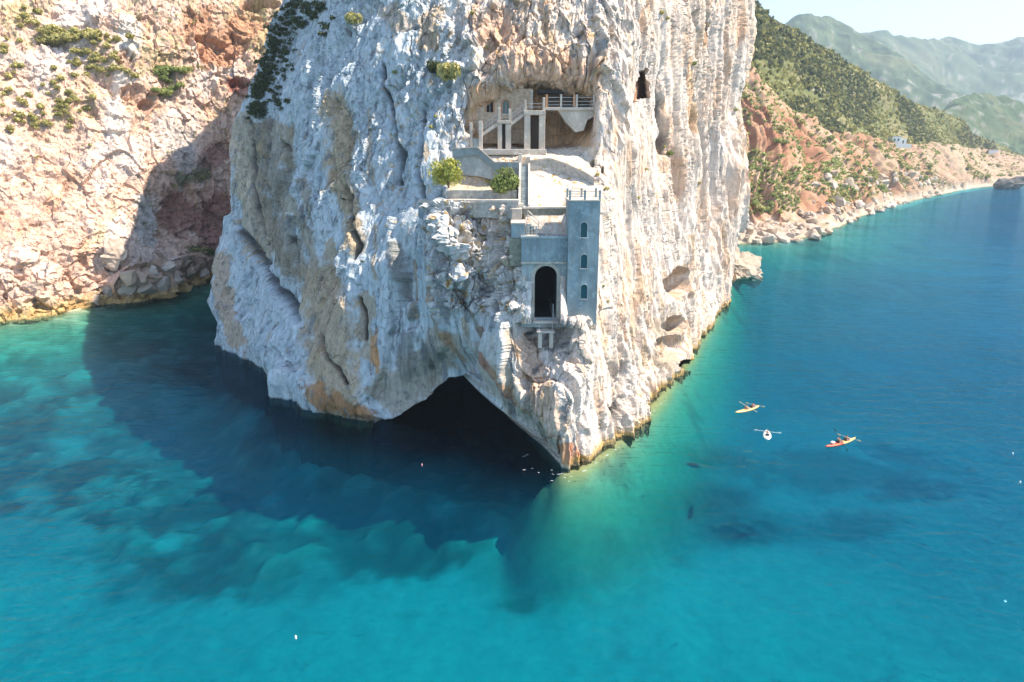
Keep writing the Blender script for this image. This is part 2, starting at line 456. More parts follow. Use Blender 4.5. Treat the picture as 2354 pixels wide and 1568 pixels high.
    hs, es = facets(X * .62, Y * .62, Z * .5, 14); hs2, es2 = facets(X * 1.3, Y * 1.3, Z * 1.0, 15)
    d += slope * (h1 * .5 + hs * 1.15 + hs2 * .55 - .35 * (1 - sstep(0, .12, es)) + h3 * .2 + 1.1 * noise(X * .4, Y * .4, Z * .4, 55))
    d += fine * 0.10 * (0.3 + 0.7 * act) * (.4 + .6 * brk)
    d -= pits * .7 * act * (.15 + brk)
    # tall columns and slots in the far part of the east face
    fs = sstep(1510, 1560, px) * (1 - sstep(560, 760, py))
    d += fs * 2.4 * (ridged(X * .17 + .15*big, Y * .17, Z * .006, 2, 61) - 0.95)
    # ochre bands are rotten, knobbly rock set back in the face
    d *= np.where(Z > 66, np.maximum(0.3, 1 - (Z - 66) / 20), 1)
    d *= .25 + .75 * sstep(480, 525, U)
    # long joints
    def seg(pts, w):
        dm = np.full(px.shape, 1e9)
        for (ax, ay), (bx, by) in zip(pts[:-1], pts[1:]):
            vx, vy = bx - ax, by - ay
            t = np.clip(((px - ax) * vx + (py - ay) * vy) / (vx * vx + vy * vy), 0, 1)
            dm = np.minimum(dm, np.hypot(px - ax - t * vx, py - ay - t * vy))
        return np.exp(-(dm / w) ** 2), dm
    wob = 10 * noise(X * .3, Y * .3, Z * .3, 66)
    px0, py0 = px, py
    px = px + wob; py = py + wob
    joints = np.zeros_like(px)
    for pts, w in (([(536, 505), (590, 590), (640, 660), (690, 735)], 7), ([(790, 430), (800, 490), (826, 560), (822, 600)], 6),
                   ([(1416, 1000), (1420, 940), (1424, 840)], 6), ([(830, 690), (842, 780)], 4), ([(740, 760), (770, 830), (800, 880)], 4),
                   ([(585, 250), (580, 330), (575, 420), (600, 560)], 4), ([(655, 330), (660, 480), (668, 600)], 4),
                   ([(1622, 40), (1625, 250), (1622, 450)], 6), ([(1525, 150), (1530, 350)], 5), ([(1580, 30), (1590, 200), (1600, 400)], 4),
                   ([(960, 250), (950, 400), (965, 470)], 4), ([(880, 150), (905, 300), (900, 420)], 4)):
        joints = np.maximum(joints, seg(pts, w)[0])
    d -= joints * 1.5
    px, py = px0, py0
    # small dark window, notches and hollows: pushed into the rock, off the face
    def hollow(cx, cy, rx, ry, depth, edge=0.25):
        q = np.sqrt(((px - cx) / rx) ** 2 + ((py - cy) / ry) ** 2) + 0.12 * noise(X * .5, Y * .5, Z * .5, 71)
        return depth * (1 - sstep(1 - edge, 1 + edge * 0.3, q))
    dd = np.zeros_like(px)
    def inpoly(pts):
        ins = np.zeros(px.shape, bool)
        for (ax, ay), (bx, by) in zip(pts, pts[1:] + pts[:1]):
            if ay == by: continue
            ins ^= ((ay > py) != (by > py)) & (px < (bx - ax) * (py - ay) / (by - ay) + ax)
        return ins.astype(float)
    # opening shaped like a leaning leaf
    leaf = inpoly([(1449, 236), (1450, 208), (1458, 188), (1472, 170), (1487, 156), (1491, 172), (1490, 200), (1492, 224), (1478, 226), (1462, 234)])
    dd += hollow(1545, 652, 24, 40, 3.2) + hollow(1540, 748, 24, 22, 3.0) + hollow(1535, 800, 28, 32, 2.6)
    dd += hollow(1690, 700, 12, 40, 3.0) + hollow(1570, 838, 22, 12, 5.0)
    dd += hollow(1362, 376, 6, 9, 1.6) + hollow(1386, 390, 5, 9, 1.6)
    # the sea cave
    ax = np.array([832, 850, 880, 920, 950, 972, 992, 1030, 1072, 1098, 1128, 1165, 1200, 1250, 1285, 1300])
    ay = np.array([1010, 964, 953, 932, 908, 886, 873, 871, 874, 893, 932, 972, 1008, 1046, 1068, 1120])
    arch = np.interp(px, ax, ay) + 7 * noise(X * .22, Y * .22, Z * .1, 88) + 4 * noise(X * .9, Y * .9, Z * .3, 89)
    inx = sstep(836, 856, px) * (1 - sstep(1282, 1296, px))
    cave = inx * sstep(0, 10, py - arch)
    lip = inx * sstep(-110, 0, py - arch) * (1 - cave)
    d = d * (1 - 0.8 * np.clip(cave, 0, 1)) - 0.0
    nose = sstep(-90, 0, py - np.interp(px, [500, 560, 600, 660, 720, 790, 850], [745, 810, 850, 920, 960, 972, 965])) * (1 - sstep(850, 900, px))
    dd += 2.2 * lip ** 2 + 1.6 * nose ** 2.2
    Xd = X + N[..., 0] * (d - dd); Yd = Y + N[..., 1] * (d - dd); Zd = Z + N[..., 2] * (d - dd) * 0.6
    Yd = Yd + 5.5 * leaf; Xd = Xd + .6 * leaf
    Yd = np.where(box(1222, 1288, 604, 745, .5) > .5, np.maximum(Yd, 86.5), Yd)
    Yd = Yd + cave * 30 * (0.6 + 0.4 * sstep(0, 60, py - arch)); Xd = Xd - cave * 6
    # ---------------- colour
    n1 = fbm(X * .12, Y * .12, Z * .08, 4, 101); n2 = fbm(X * .8, Y * .8, Z * .12, 4, 111)
    n3 = fbm(X * .5, Y * .5, Z * .45, 4, 121); n4 = fbm(X * 1.8, Y * 1.8, Z * 1.4, 3, 131)
    white = np.array([0.515, 0.565, 0.585]); c = np.ones(px.shape + (3,)) * white  # bluish cast of the shade is put into the base rock colour
    c = lerp(c, (0.34, 0.41, 0.455), sstep(0.0, 0.6, n2) * 0.8)
    c = lerp(c, (0.64, 0.675, 0.68), sstep(0.1, 0.6, n3) * 0.7)
    c = lerp(c, (0.66, 0.62, 0.57), slope * .6)
    warm = sstep(1000, 1330, px + 60 * n1 + 0.12 * (500 - py))
    c = lerp(c, (0.76, 0.585, 0.45), warm * (0.80 + 0.3 * n1).clip(0, 1))
    c = lerp(c, (0.66, 0.43, 0.28), warm * sstep(0.10, 0.6, n2 + 0.6 * n1) * 0.75)
    c = lerp(c, (0.58, 0.545, 0.51), warm * sstep(0.2, 0.6, -n2 - 0.3 * n3) * 0.5)
    def patch(pts, w, colr, k=1.0, soft=0.22, nz=0.45):
        nonlocal c
        m, dm = seg(pts, 1)
        m = 1 - sstep(w * (1 - soft), w * (1 + soft), dm + w * nz * (n3 * 1.6 + n4 * .6))
        c = lerp(c, colr, np.clip(m * k, 0, 1))
        return m
    tan, ochre = (0.44, 0.335, 0.215), (0.50, 0.335, 0.175)
    patch([(565, 300), (560, 420), (600, 560)], 34, (0.48, 0.39, 0.28), 0.85)
    patch([(620, 300), (630, 420), (650, 560), (690, 640)], 28, (0.32, 0.27, 0.20), 0.85, 0.6)
    patch([(515, 600), (520, 700), (545, 780)], 22, (0.50, 0.36, 0.24), 0.8)
    patch([(772, 235), (778, 330), (770, 400), (800, 470), (815, 560)], 24, tan, 0.95, 0.45)
    patch([(745, 560), (760, 640)], 16, tan, 0.8)
    m = patch([(735, 650), (755, 740), (770, 830), (785, 950)], 52, (0.46, 0.35, 0.235), 0.95, 0.3, 0.25)
    patch([(845, 690), (835, 760), (855, 800)], 20, (0.42, 0.33, 0.22), 0.8)
    patch([(860, 780), (870, 830)], 10, (0.55, 0.27, 0.11), 0.8)
    patch([(730, 905), (790, 945), (830, 950)], 26, (0.40, 0.20, 0.09), 0.9)
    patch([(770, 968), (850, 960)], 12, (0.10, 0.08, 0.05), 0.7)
    patch([(900, 900), (950, 850), (1010, 800)], 45, (0.42, 0.36, 0.28), 0.85)
    patch([(930, 780), (925, 860)], 22, (0.22, 0.21, 0.19), 0.7)
    patch([(1090, 830), (1170, 930), (1260, 1040)], 34, (0.50, 0.42, 0.33), 0.7)
    patch([(1100, 760), (1120, 830), (1150, 880), (1175, 930)], 9, (0.34, 0.14, 0.09), 0.85)
    patch([(1060, 740), (1075, 830)], 9, (0.46, 0.33, 0.20), 0.7)
    patch([(1040, 850), (1065, 800)], 22, (0.50, 0.50, 0.49), 0.6)
    patch([(1210, 800), (1240, 900), (1280, 980)], 30, (0.64, 0.40, 0.25), 0.6)
    patch([(1295, 1040), (1330, 1060)], 22, (0.48, 0.20, 0.10), 0.9)
    patch([(1130, 60), (1180, 140), (1260, 170), (1330, 190)], 46, (0.66, 0.42, 0.28), 0.8)
    c = lerp(c, (0.44, 0.25, 0.15), leaf)  # brown opening, its inner shade painted into the rock colour
    patch([(1545, 650)], 30, (0.48, 0.33, 0.22), 0.8) if False else None
    patch([(1530, 740), (1530, 830)], 28, (0.46, 0.35, 0.25), 0.8)
    patch([(1545, 630), (1548, 670)], 22, (0.50, 0.33, 0.21), 0.8)
    patch([(1000, 40), (990, 100)], 26, (0.55, 0.38, 0.22), 0.7)
    patch([(900, 30), (930, 60)], 26, (0.52, 0.40, 0.28), 0.7)
    patch([(1620, 60), (1630, 250), (1625, 450)], 9, (0.45, 0.27, 0.14), 0.8)
    patch([(1560, 80), (1575, 220), (1580, 300)], 8, (0.56, 0.33, 0.16), 0.7)
    # alcove walls and terraces
    patch([(600, 300), (590, 420), (610, 520), (660, 620)], 16, (0.30, 0.25, 0.18), 0.8)
    patch([(660, 300), (665, 420), (690, 520), (720, 620)], 12, (0.40, 0.33, 0.24), 0.8)
    patch([(545, 330), (552, 480)], 12, (0.60, 0.50, 0.38), 0.9)
    for x0, x1, y0, y1, w_, cc in ((905, 925, 560, 720, 6, (.25, .24, .21)), (935, 940, 600, 730, 5, (.40, .31, .21)), (1000, 1010, 660, 760, 6, (.33, .25, .18)), (1062, 1072, 640, 740, 6, (.22, .22, .21)),
                                   (1018, 1030, 770, 840, 7, (.46, .26, .13)), (960, 965, 800, 860, 8, (.18, .18, .16)), (985, 990, 780, 830, 6, (.20, .20, .18)), (1135, 1215, 850, 980, 7, (.45, .30, .19)),
                                   (860, 875, 520, 640, 6, (.42, .33, .23)), (700, 712, 420, 560, 7, (.36, .30, .22)), (840, 850, 250, 420, 6, (.44, .36, .27)), (870, 872, 760, 850, 5, (.60, .30, .12)), (1085, 1110, 720, 800, 6, (.30, .26, .2))):
        patch([(x0, y0), (x1, y1)], w_, cc, .8, .5, .6)
    alc = box(1075, 1362, 195, 345, 8)
    c = lerp(c, (0.64, 0.39, 0.22), alc * 0.9)  # ochre rock, with warm bounced light put into its colour
    c = lerp(c, (0.46, 0.35, 0.25), alc * sstep(0.0, 0.5, n3) * 0.7)
    deb = np.maximum(box(1205, 1378, 384, 480, 7), box(1100, 1380, 340, 392, 6))
    c = lerp(c, (0.70, 0.60, 0.49), deb * 0.95)
    c = lerp(c, (0.50, 0.32, 0.18), deb * sstep(0.35, 0.6, n4 + 0.3 * n3) * 0.8)
    soil = box(1030, 1195, 398, 440, 8)
    c = lerp(c, (0.60, 0.46, 0.32), soil * 0.9)
    lich = sstep(0.30, 0.50, n4 + 0.25 * n3) * np.maximum(slope, 0.6 * box(850, 1420, 20, 560, 60))
    c = lerp(c, (0.58, 0.34, 0.09), lich * 0.85)
    # dark weeping streaks on the shaded face
    st = fbm(wx * 1.3, wy * 1.3, Z * .05, 3, 141)
    c = lerp(c, (0.20, 0.21, 0.22), sstep(0.30, 0.55, st) * 0.75 * act * (1 - .6 * right))
    c = lerp(c, (0.47, 0.33, 0.19), sstep(0.38, 0.7, fbm(wx * .7, wy * .7, Z * .04, 3, 151)) * 0.7 * act)
    # splash zone: bare, then algae
    zz = Zd + 0.5 * n3
    c = lerp(c, (0.50, 0.31, 0.09), (1 - sstep(0.3, 1.4, zz)) * sstep(1270, 1340, px) * 0.9)
    c = lerp(c, (0.13, 0.12, 0.09), (1 - sstep(-0.1, 0.35, zz)) * 0.8)
    c = lerp(c, (0.25, 0.20, 0.10), 1 - sstep(-0.9, -0.1, zz))
    c = lerp(c, (0.04, 0.045, 0.035), (1 - sstep(-1.6, -0.3, zz)) * (1 - sstep(1280, 1330, px)))
    c = lerp(c, c * 0.55, np.clip(crackb * 0.30 * brk + crack * .25 + joints * .6 + pits * .9, 0, 0.8) * act)
    c = lerp(c, (0.05, 0.05, 0.05), np.clip(joints - .35, 0, 1) * 1.2 * act)
    speck = sstep(.48, .62, fbm(X * 1.5, Y * 1.5, Z * .9, 3, 161)) * (.6 * left + .25)
    c = lerp(c, (0.09, 0.09, 0.085), speck * .55 * act)
    o = grid_obj('headland', Xd, Yd, Zd, rock_mat('limestone', 2.0, 0.5, 0.45, 0.22, 0.14, 0.5), np.clip(c, 0.02, 0.85).astype(np.float32), smooth=False)
    setting(o)
    return dict(X=Xd, Y=Yd, Z=Zd, o=o)

HEAD = headland()

# ------------------------------------------------------------------ other lofts: columns of points that correspond row by row
def loft(cols, nr, nc, dense=None):
    A = np.array(cols, float)                       # [ncol, nrow, 3]
    ncol, nrow, _ = A.shape
    v = np.linspace(0, nrow - 1, nr) if dense is None else np.interp(np.linspace(0, 1, nr), dense[0], dense[1])
    T = np.stack([pchip(np.arange(nrow), A[k], v) for k in range(ncol)])     # [ncol, nr, 3]
    u = np.linspace(0, ncol - 1, nc)
    R = pchip(np.arange(ncol), T.reshape(ncol, -1), u).reshape(nc, nr, 3)
    R = R.transpose(1, 0, 2)
    return R[..., 0], R[..., 1], R[..., 2]

def grid_normals(X, Y, Z):
    du = np.stack([np.gradient(X, axis=1), np.gradient(Y, axis=1), np.gradient(Z, axis=1)], -1)
    dv = np.stack([np.gradient(X, axis=0), np.gradient(Y, axis=0), np.gradient(Z, axis=0)], -1)
    n = np.cross(du, dv); n /= np.linalg.norm(n, axis=-1, keepdims=True) + 1e-9
    return n

def segd(px, py, pts):
    dm = np.full(px.shape, 1e9)
    for (ax, ay), (bx, by) in zip(pts[:-1], pts[1:]):
        vx, vy = bx - ax, by - ay
        t = np.clip(((px - ax) * vx + (py - ay) * vy) / (vx * vx + vy * vy), 0, 1)
        dm = np.minimum(dm, np.hypot(px - ax - t * vx, py - ay - t * vy))
    return dm

def down(p, dz, dy=0.0):
    return (p[0], p[1] + dy, p[2] - dz)

def west_cliff():
    C = []
    def add(w, *p):
        b = W(*w)
        C.append([down(b, 9, -6), b] + [P(*q) for q in p])
    add((-330, 760), (-330, 600, 128), (-330, 420, 138), (-330, 220, 150), (-330, 0, 164), (-330, -230, 190))
    add((-120, 748), (-120, 600, 135), (-120, 420, 147), (-120, 220, 160), (-120, 0, 175), (-120, -230, 200))
    add((0, 735), (0, 600, 140), (0, 420, 152), (0, 220, 167), (0, 0, 182), (0, -230, 206))
    add((130, 722), (130, 600, 146), (130, 420, 158), (130, 220, 172), (130, 0, 186), (130, -230, 210))
    add((245, 697), (250, 600, 153), (255, 430, 163), (265, 230, 176), (280, 0, 189), (280, -230, 214))
    add((330, 690), (330, 600, 160), (330, 440, 170), (350, 240, 182), (370, 0, 194), (380, -230, 218))
    add((400, 668), (400, 600, 170), (400, 450, 179), (420, 240, 190), (450, 0, 201), (460, -230, 224))
    add((460, 652), (465, 600, 178), (470, 450, 187), (490, 230, 196), (520, 0, 207), (530, -230, 230))
    add((545, 640), (550, 600, 186), (560, 450, 193), (580, 210, 200), (610, 0, 212), (620, -230, 235))
    add((700, 640), (700, 600, 188), (700, 450, 196), (720, 230, 206), (730, 0, 218), (740, -230, 240))
    X, Y, Z = loft(C, 430, 430, ([0, .06, .93, 1], [0, 1, 5, 6]))
    px, py = proj(X, Y, Z)
    N = grid_normals(X, Y, Z)
    wx = X + 2 * noise(X * .12, Y * .12, Z * .12, 1); wz = Z + 2 * noise(X * .12, Y * .12, Z * .12, 2)
    f1, f2, ci = worley(wx * .13, Y * .13, wz * .10, 3)
    g1, g2, cj = worley(wx * .42, Y * .42, wz * .34, 4)
    h1, h2, ck = worley(wx * 1.0, Y * 1.0, wz * .9, 5)
    rub = sstep(560, 660, py)                       # broken ledges towards the water
    scree = sstep(-.1, .35, fbm(X * .03, Y * .03, Z * .03, 3, 14))
    h0, e0 = facets(wx * .07, Y * .07, wz * .05, 21); h1, e1 = facets(wx * .22, Y * .22, wz * .20, 22); h2, e2 = facets(wx * .6, Y * .6, wz * .6, 23); h3, e3 = facets(X * 1.3, Y * 1.3, Z * 1.3, 24)
    d = 2.6 * fbm(X * .035, Y * .035, Z * .03, 3, 6) + h0 * .8 + h1 * (.55 + .9 * rub + .3 * scree) + h2 * (.32 + .45 * rub) + h3 * .16
    d += .35 * fbm(X * .7, Y * .7, Z * .5, 3, 8) + .9 * (ridged(wx * .16, Y * .16, Z * .05, 2, 12) - .9)
    d -= 1.6 * np.clip(fbm(X * .3, Y * .3, Z * .35, 3, 15) - .3, 0, 1)
    def hol(cx, cy, rx, ry, dep):
        q = np.hypot((px - cx) / rx, (py - cy) / ry) + .7 * fbm(X * .25, Y * .25, Z * .25, 3, 9)
        return dep * (1 - sstep(.6, 1.1, q))
    d -= hol(286, 140, 20, 26, 2.0) * (.4 + .9 * (h2 > 0)) + hol(300, 215, 26, 18, 1.6) + hol(335, 240, 22, 10, 2.5) + hol(500, 110, 70, 40, 2.5)
    d -= hol(110, 95, 32, 9, 2.4) + hol(600, 5, 40, 14, 5) + hol(505, 640, 34, 14, 4) + hol(540, 195, 30, 14, 4)
    d += hol(320, 655, 75, 34, 6) + hol(430, 620, 70, 20, 3) - hol(445, 500, 80, 70, 1.2)
    d = np.where(Z < -3, d * .3, d)
    Xd, Yd, Zd = X + N[..., 0] * d, Y + N[..., 1] * d, Z + N[..., 2] * d
    n1 = fbm(X * .06, Y * .06, Z * .05, 4, 20); n2 = fbm(wx * .3, Y * .3, Z * .12, 4, 30); n3 = fbm(X * .8, Y * .8, Z * .7, 3, 40)
    c = np.ones(px.shape + (3,)) * np.array([0.66, 0.46, 0.355])
    c = lerp(c, (0.69, 0.565, 0.49), sstep(0, .5, n1 + .4 * n2))
    c = lerp(c, (0.55, 0.335, 0.22), sstep(.12, .6, -n1 * .8 + .6 * n2) * .8)
    c = lerp(c, (0.44, 0.40, 0.20), sstep(.05, .4, n3 * .7 - n1 * .7) * (1 - sstep(180, 420, py)) * .6)
    def pat(pts, w, col, k):
        nonlocal c
        dm = segd(px, py, pts) + w * (.7 * n2 + .4 * n3)
        c = lerp(c, col, (1 - sstep(w * .6, w * 1.3, dm)) * k)
    pat([(300, 60), (270, 260), (265, 300)], 26, (0.74, 0.66, 0.58), .8)
    pat([(455, 60), (500, 120), (560, 60)], 42, (0.50, 0.27, 0.16), .85)
    pat([(300, 220), (350, 240)], 26, (0.52, 0.31, 0.20), .7)
    pat([(280, 125), (295, 150)], 18, (0.42, 0.25, 0.16), .8)
    pat([(470, 380), (520, 350)], 30, (0.33, 0.18, 0.14), .9)
    pat([(410, 480), (470, 510), (520, 480), (500, 560)], 42, (0.33, 0.165, 0.125), .9)
    pat([(540, 190), (560, 200)], 18, (0.35, 0.14, 0.10), .9)
    pat([(345, 470), (350, 540)], 26, (0.50, 0.49, 0.46), .9)
    pat([(420, 320), (430, 400)], 30, (0.48, 0.46, 0.44), .7)
    pat([(440, 575), (500, 580)], 10, (0.10, 0.13, 0.05), .9)
    pat([(420, 415), (470, 400)], 14, (0.16, 0.17, 0.08), .8)
    pat([(260, 480), (230, 540), (200, 570)], 14, (0.60, 0.50, 0.28), .45)
    pat([(330, 650), (420, 640), (500, 620)], 34, (0.46, 0.335, 0.25), .8)
    zz = Zd + .8 * n2
    c = lerp(c, (0.56, 0.36, 0.13), (1 - sstep(.6, 4.0, zz)) * .85)
    c = lerp(c, (0.30, 0.22, 0.10), (1 - sstep(-.6, .3, zz)) * .8)
    c = lerp(c, c * .55, np.clip(.25 * (1 - sstep(0, .10, g2 - g1)) + .8 * np.clip(fbm(X * .3, Y * .3, Z * .35, 3, 15) - .3, 0, 1), 0, .7))
    o = grid_obj('west_cliff', Xd, Yd, Zd, rock_mat('pink_limestone', 1.1, 0.7, 0.45, 0.22, 0.18, 0.3), np.clip(c, .02, .85).astype(np.float32), smooth=False)
    setting(o)
    return dict(X=Xd, Y=Yd, Z=Zd, o=o, px=px, py=py)
WEST = west_cliff()

def east_slope():
    C = []
    def add(w, *p):
        b = W(*w); l = P(*p[-1])
        C.append([down(b, 10, -8), b] + [P(*q) for q in p] + [(l[0], l[1] + 160, l[2] - 50)])
    add((1560, 560), (1560, 500, 272), (1560, 420, 292), (1560, 300, 325), (1580, 140, 375), (1600, -60, 430))
    add((1660, 560), (1660, 500, 274), (1660, 420, 294), (1665, 300, 328), (1680, 150, 378), (1690, -10, 430))
    add((1760, 557), (1760, 500, 278), (1760, 420, 300), (1760, 310, 335), (1760, 170, 390), (1760, 58, 445))
    add((1860, 548), (1860, 490, 300), (1860, 420, 325), (1860, 340, 360), (1860, 210, 425), (1860, 110, 490))
    add((1960, 505), (1960, 450, 360), (1960, 400, 385), (1960, 330, 420), (1960, 240, 480), (1960, 165, 550))
    add((2060, 468), (2060, 425, 440), (2060, 385, 465), (2060, 330, 505), (2060, 270, 560), (2060, 222, 620))
    add((2160, 447), (2160, 415, 510), (2160, 385, 540), (2160, 345, 580), (2160, 300, 640), (2160, 266, 700))
    add((2260, 430), (2260, 410, 610), (2260, 395, 650), (2260, 375, 700), (2260, 350, 760), (2260, 330, 820))
    add((2400, 416), (2400, 405, 700), (2400, 395, 740), (2400, 384, 800), (2400, 374, 870), (2400, 365, 950))
    add((2600, 405), (2600, 396, 800), (2600, 390, 850), (2600, 384, 900), (2600, 376, 980), (2600, 368, 1060))
    X, Y, Z = loft(C, 400, 460, ([0, .05, .92, 1], [0, 1, 6, 7]))
    px, py = proj(X, Y, Z)
    N = grid_normals(X, Y, Z)
    # gullies run down the fall line, i.e. along rows of constant u
    U = np.repeat(np.linspace(0, 1, X.shape[1])[None], X.shape[0], 0)
    wob = noise(X * .02, Y * .02, Z * .02, 1)
    bank = sstep(0.0, 1.0, (py - np.interp(px, [1690, 1740, 1800, 1900, 2000, 2100, 2250, 2354], [120, 170, 225, 290, 315, 325, 335, 370])) / 14)
    gl = ridged(U * 26 + Z * .09 + wob * 2.2, Z * .02, X * .01, 4, 3)
    f1, f2, ci = worley(X * .12, Y * .12, Z * .12, 5)
    d = 5 * fbm(X * .012, Y * .012, Z * .012, 3, 6) + bank * (gl - .8) * 5.0 * sstep(0, 12, Z) + (ci - .5) * 2.2 * bank
    d += .9 * fbm(X * .2, Y * .2, Z * .2, 4, 9) + (1 - bank) * 1.6 * np.abs(noise(X * .16, Y * .16, Z * .16, 13))
    d *= sstep(-6, 6, Z)
    Xd, Yd, Zd = X + N[..., 0] * d, Y + N[..., 1] * d, Z + N[..., 2] * d
    n1 = fbm(X * .03, Y * .03, Z * .03, 4, 20); n2 = fbm(U * 40 + Z * .13 + wob, Z * .04, X * .02, 4, 30); n3 = fbm(X * .25, Y * .25, Z * .25, 4, 40)
    soil = np.ones(px.shape + (3,)) * np.array([0.39, 0.215, 0.13])
    soil = lerp(soil, (0.45, 0.31, 0.21), sstep(-.1, .5, n2 + .3 * n1))
    soil = lerp(soil, (0.29, 0.12, 0.065), sstep(.15, .6, -n2 + .3 * n3) * .8)
    soil = lerp(soil, (0.40, 0.31, 0.23), sstep(1950, 2200, px) * .6)
    soil = lerp(soil, (0.18, 0.19, 0.07), sstep(.28, .5, n3 + .4 * n1) * .75)
    scrub = np.ones(px.shape + (3,)) * np.array([0.155, 0.16, 0.062])
    scrub = lerp(scrub, (0.24, 0.205, 0.10), sstep(0, .5, n1))
    scrub = lerp(scrub, (0.075, 0.095, 0.045), sstep(.05, .45, n3) * .85)
    scrub = lerp(scrub, (0.33, 0.25, 0.17), sstep(.35, .65, -n3 + .4 * n1) * .7)
    c = soil * bank[..., None] + scrub * (1 - bank[..., None])
    dm = segd(px, py, [(1870, 205), (1905, 214), (1935, 220), (1965, 216)]) + 3 * n3
    c = lerp(c, (0.50, 0.43, 0.34), (1 - sstep(2, 6, dm)) * .8)
    shore = 1 - sstep(1.0, 6.5, Zd + 4 * n3)
    c = lerp(c, (0.44, 0.37, 0.30), shore * .9)
    c = lerp(c, (0.40, 0.28, 0.12), (1 - sstep(-.4, .7, Zd)) * .8)
    o = grid_obj('east_slope', Xd, Yd, Zd, rock_mat('red_earth_slope', .35, 1.0, .4, 0.25), np.clip(c, .02, .85).astype(np.float32))
    setting(o)
    return dict(X=Xd, Y=Yd, Z=Zd, o=o, px=px, py=py, bank=bank)
EAST = east_slope()

# ------------------------------------------------------------------ mountains behind
def mountain(name, skyline, dist, depth, seed, cols, nc=240, nr=90, amp=1.0):
    """ridge whose crest follows the skyline; flanks fall to the coast in front and behind"""
    C = []
    for (px_, py_), dd in zip(skyline, dist):
        cr = P(px_, py_, dd)
        fr = P(px_, 470, dd - depth); fr = (fr[0], fr[1], -5)
        def mix(t, h): return (fr[0] + (cr[0]-fr[0]) * t, fr[1] + (cr[1]-fr[1]) * t, h)
        H = cr[2]
        C.append([fr, mix(.35, H * .27), mix(.7, H * .62), mix(.9, H * .9), cr, (cr[0] * 1.08, cr[1] + depth * .35, H * .72), (cr[0] * 1.2, cr[1] + depth, -5)])
    X, Y, Z = loft(C, nr, nc, ([0, .85, 1], [0, 4, 6]))
    s = 1.0 / depth
    N = grid_normals(X, Y, Z)
    V = np.repeat(np.linspace(0, 1, nr)[:, None], nc, 1)
    fr_ = sstep(.98, .55, V) * .85 + .15
    d = depth * .05 * amp * (ridged(X * s * 2.4, Y * s * 2.4, Z * s * .8, 4, seed) - .9) * fr_ + depth * .012 * fbm(X * s * 12, Y * s * 12, Z * s * 8, 4, seed + 5)
    Z = Z + d
    n1 = fbm(X * s * 4, Y * s * 4, Z * s * 4, 4, seed + 9); n3 = fbm(X * s * 22, Y * s * 22, Z * s * 22, 4, seed + 11)
    c = np.ones(X.shape + (3,)) * np.array(cols[0])
    c = lerp(c, cols[1], sstep(.05, .5, n1)); c = lerp(c, cols[2], sstep(.1, .5, n3 - .3 * n1) * .8)
    c = lerp(c, cols[3], sstep(.3, .6, -n3 - .35 * n1) * .8)
    o = grid_obj(name, X, Y, Z, rock_mat('mountain_scrub_' + name, 30 * s, 1.0, .4, .3), np.clip(c, .02, .8).astype(np.float32))
    return setting(o)
SCRUB = ((0.07, 0.105, 0.05), (0.12, 0.135, 0.07), (0.03, 0.055, 0.035), (0.24, 0.23, 0.20))
mountain('near_hill', [(2020, 420), (2100, 330), (2160, 262), (2200, 228), (2245, 215), (2300, 222), (2354, 240), (2480, 270), (2650, 330)],
         [1050, 1050, 1080, 1120, 1150, 1180, 1200, 1250, 1250], 330, 3, SCRUB, amp=.8)
mountain('dome_mountain', [(1600, 140), (1720, 110), (1795, 68), (1850, 42), (1895, 41), (1925, 56), (1980, 78), (2030, 102), (2090, 150), (2170, 205), (2260, 250), (2380, 300)],
         [1900, 1900, 1900, 1920, 1950, 1950, 1930, 1900, 1850, 1780, 1700, 1620], 620, 21, SCRUB)
mountain('long_ridge', [(1850, 150), (1950, 98), (2010, 72), (2035, 68), (2060, 76), (2110, 97), (2150, 93), (2175, 84), (2215, 90), (2255, 108), (2300, 102), (2340, 93), (2400, 96), (2520, 70), (2700, 90)],
         [2700, 2700, 2700, 2700, 2700, 2750, 2850, 2900, 2900, 2900, 2900, 2900, 2900, 2900, 2900], 900, 41, SCRUB)
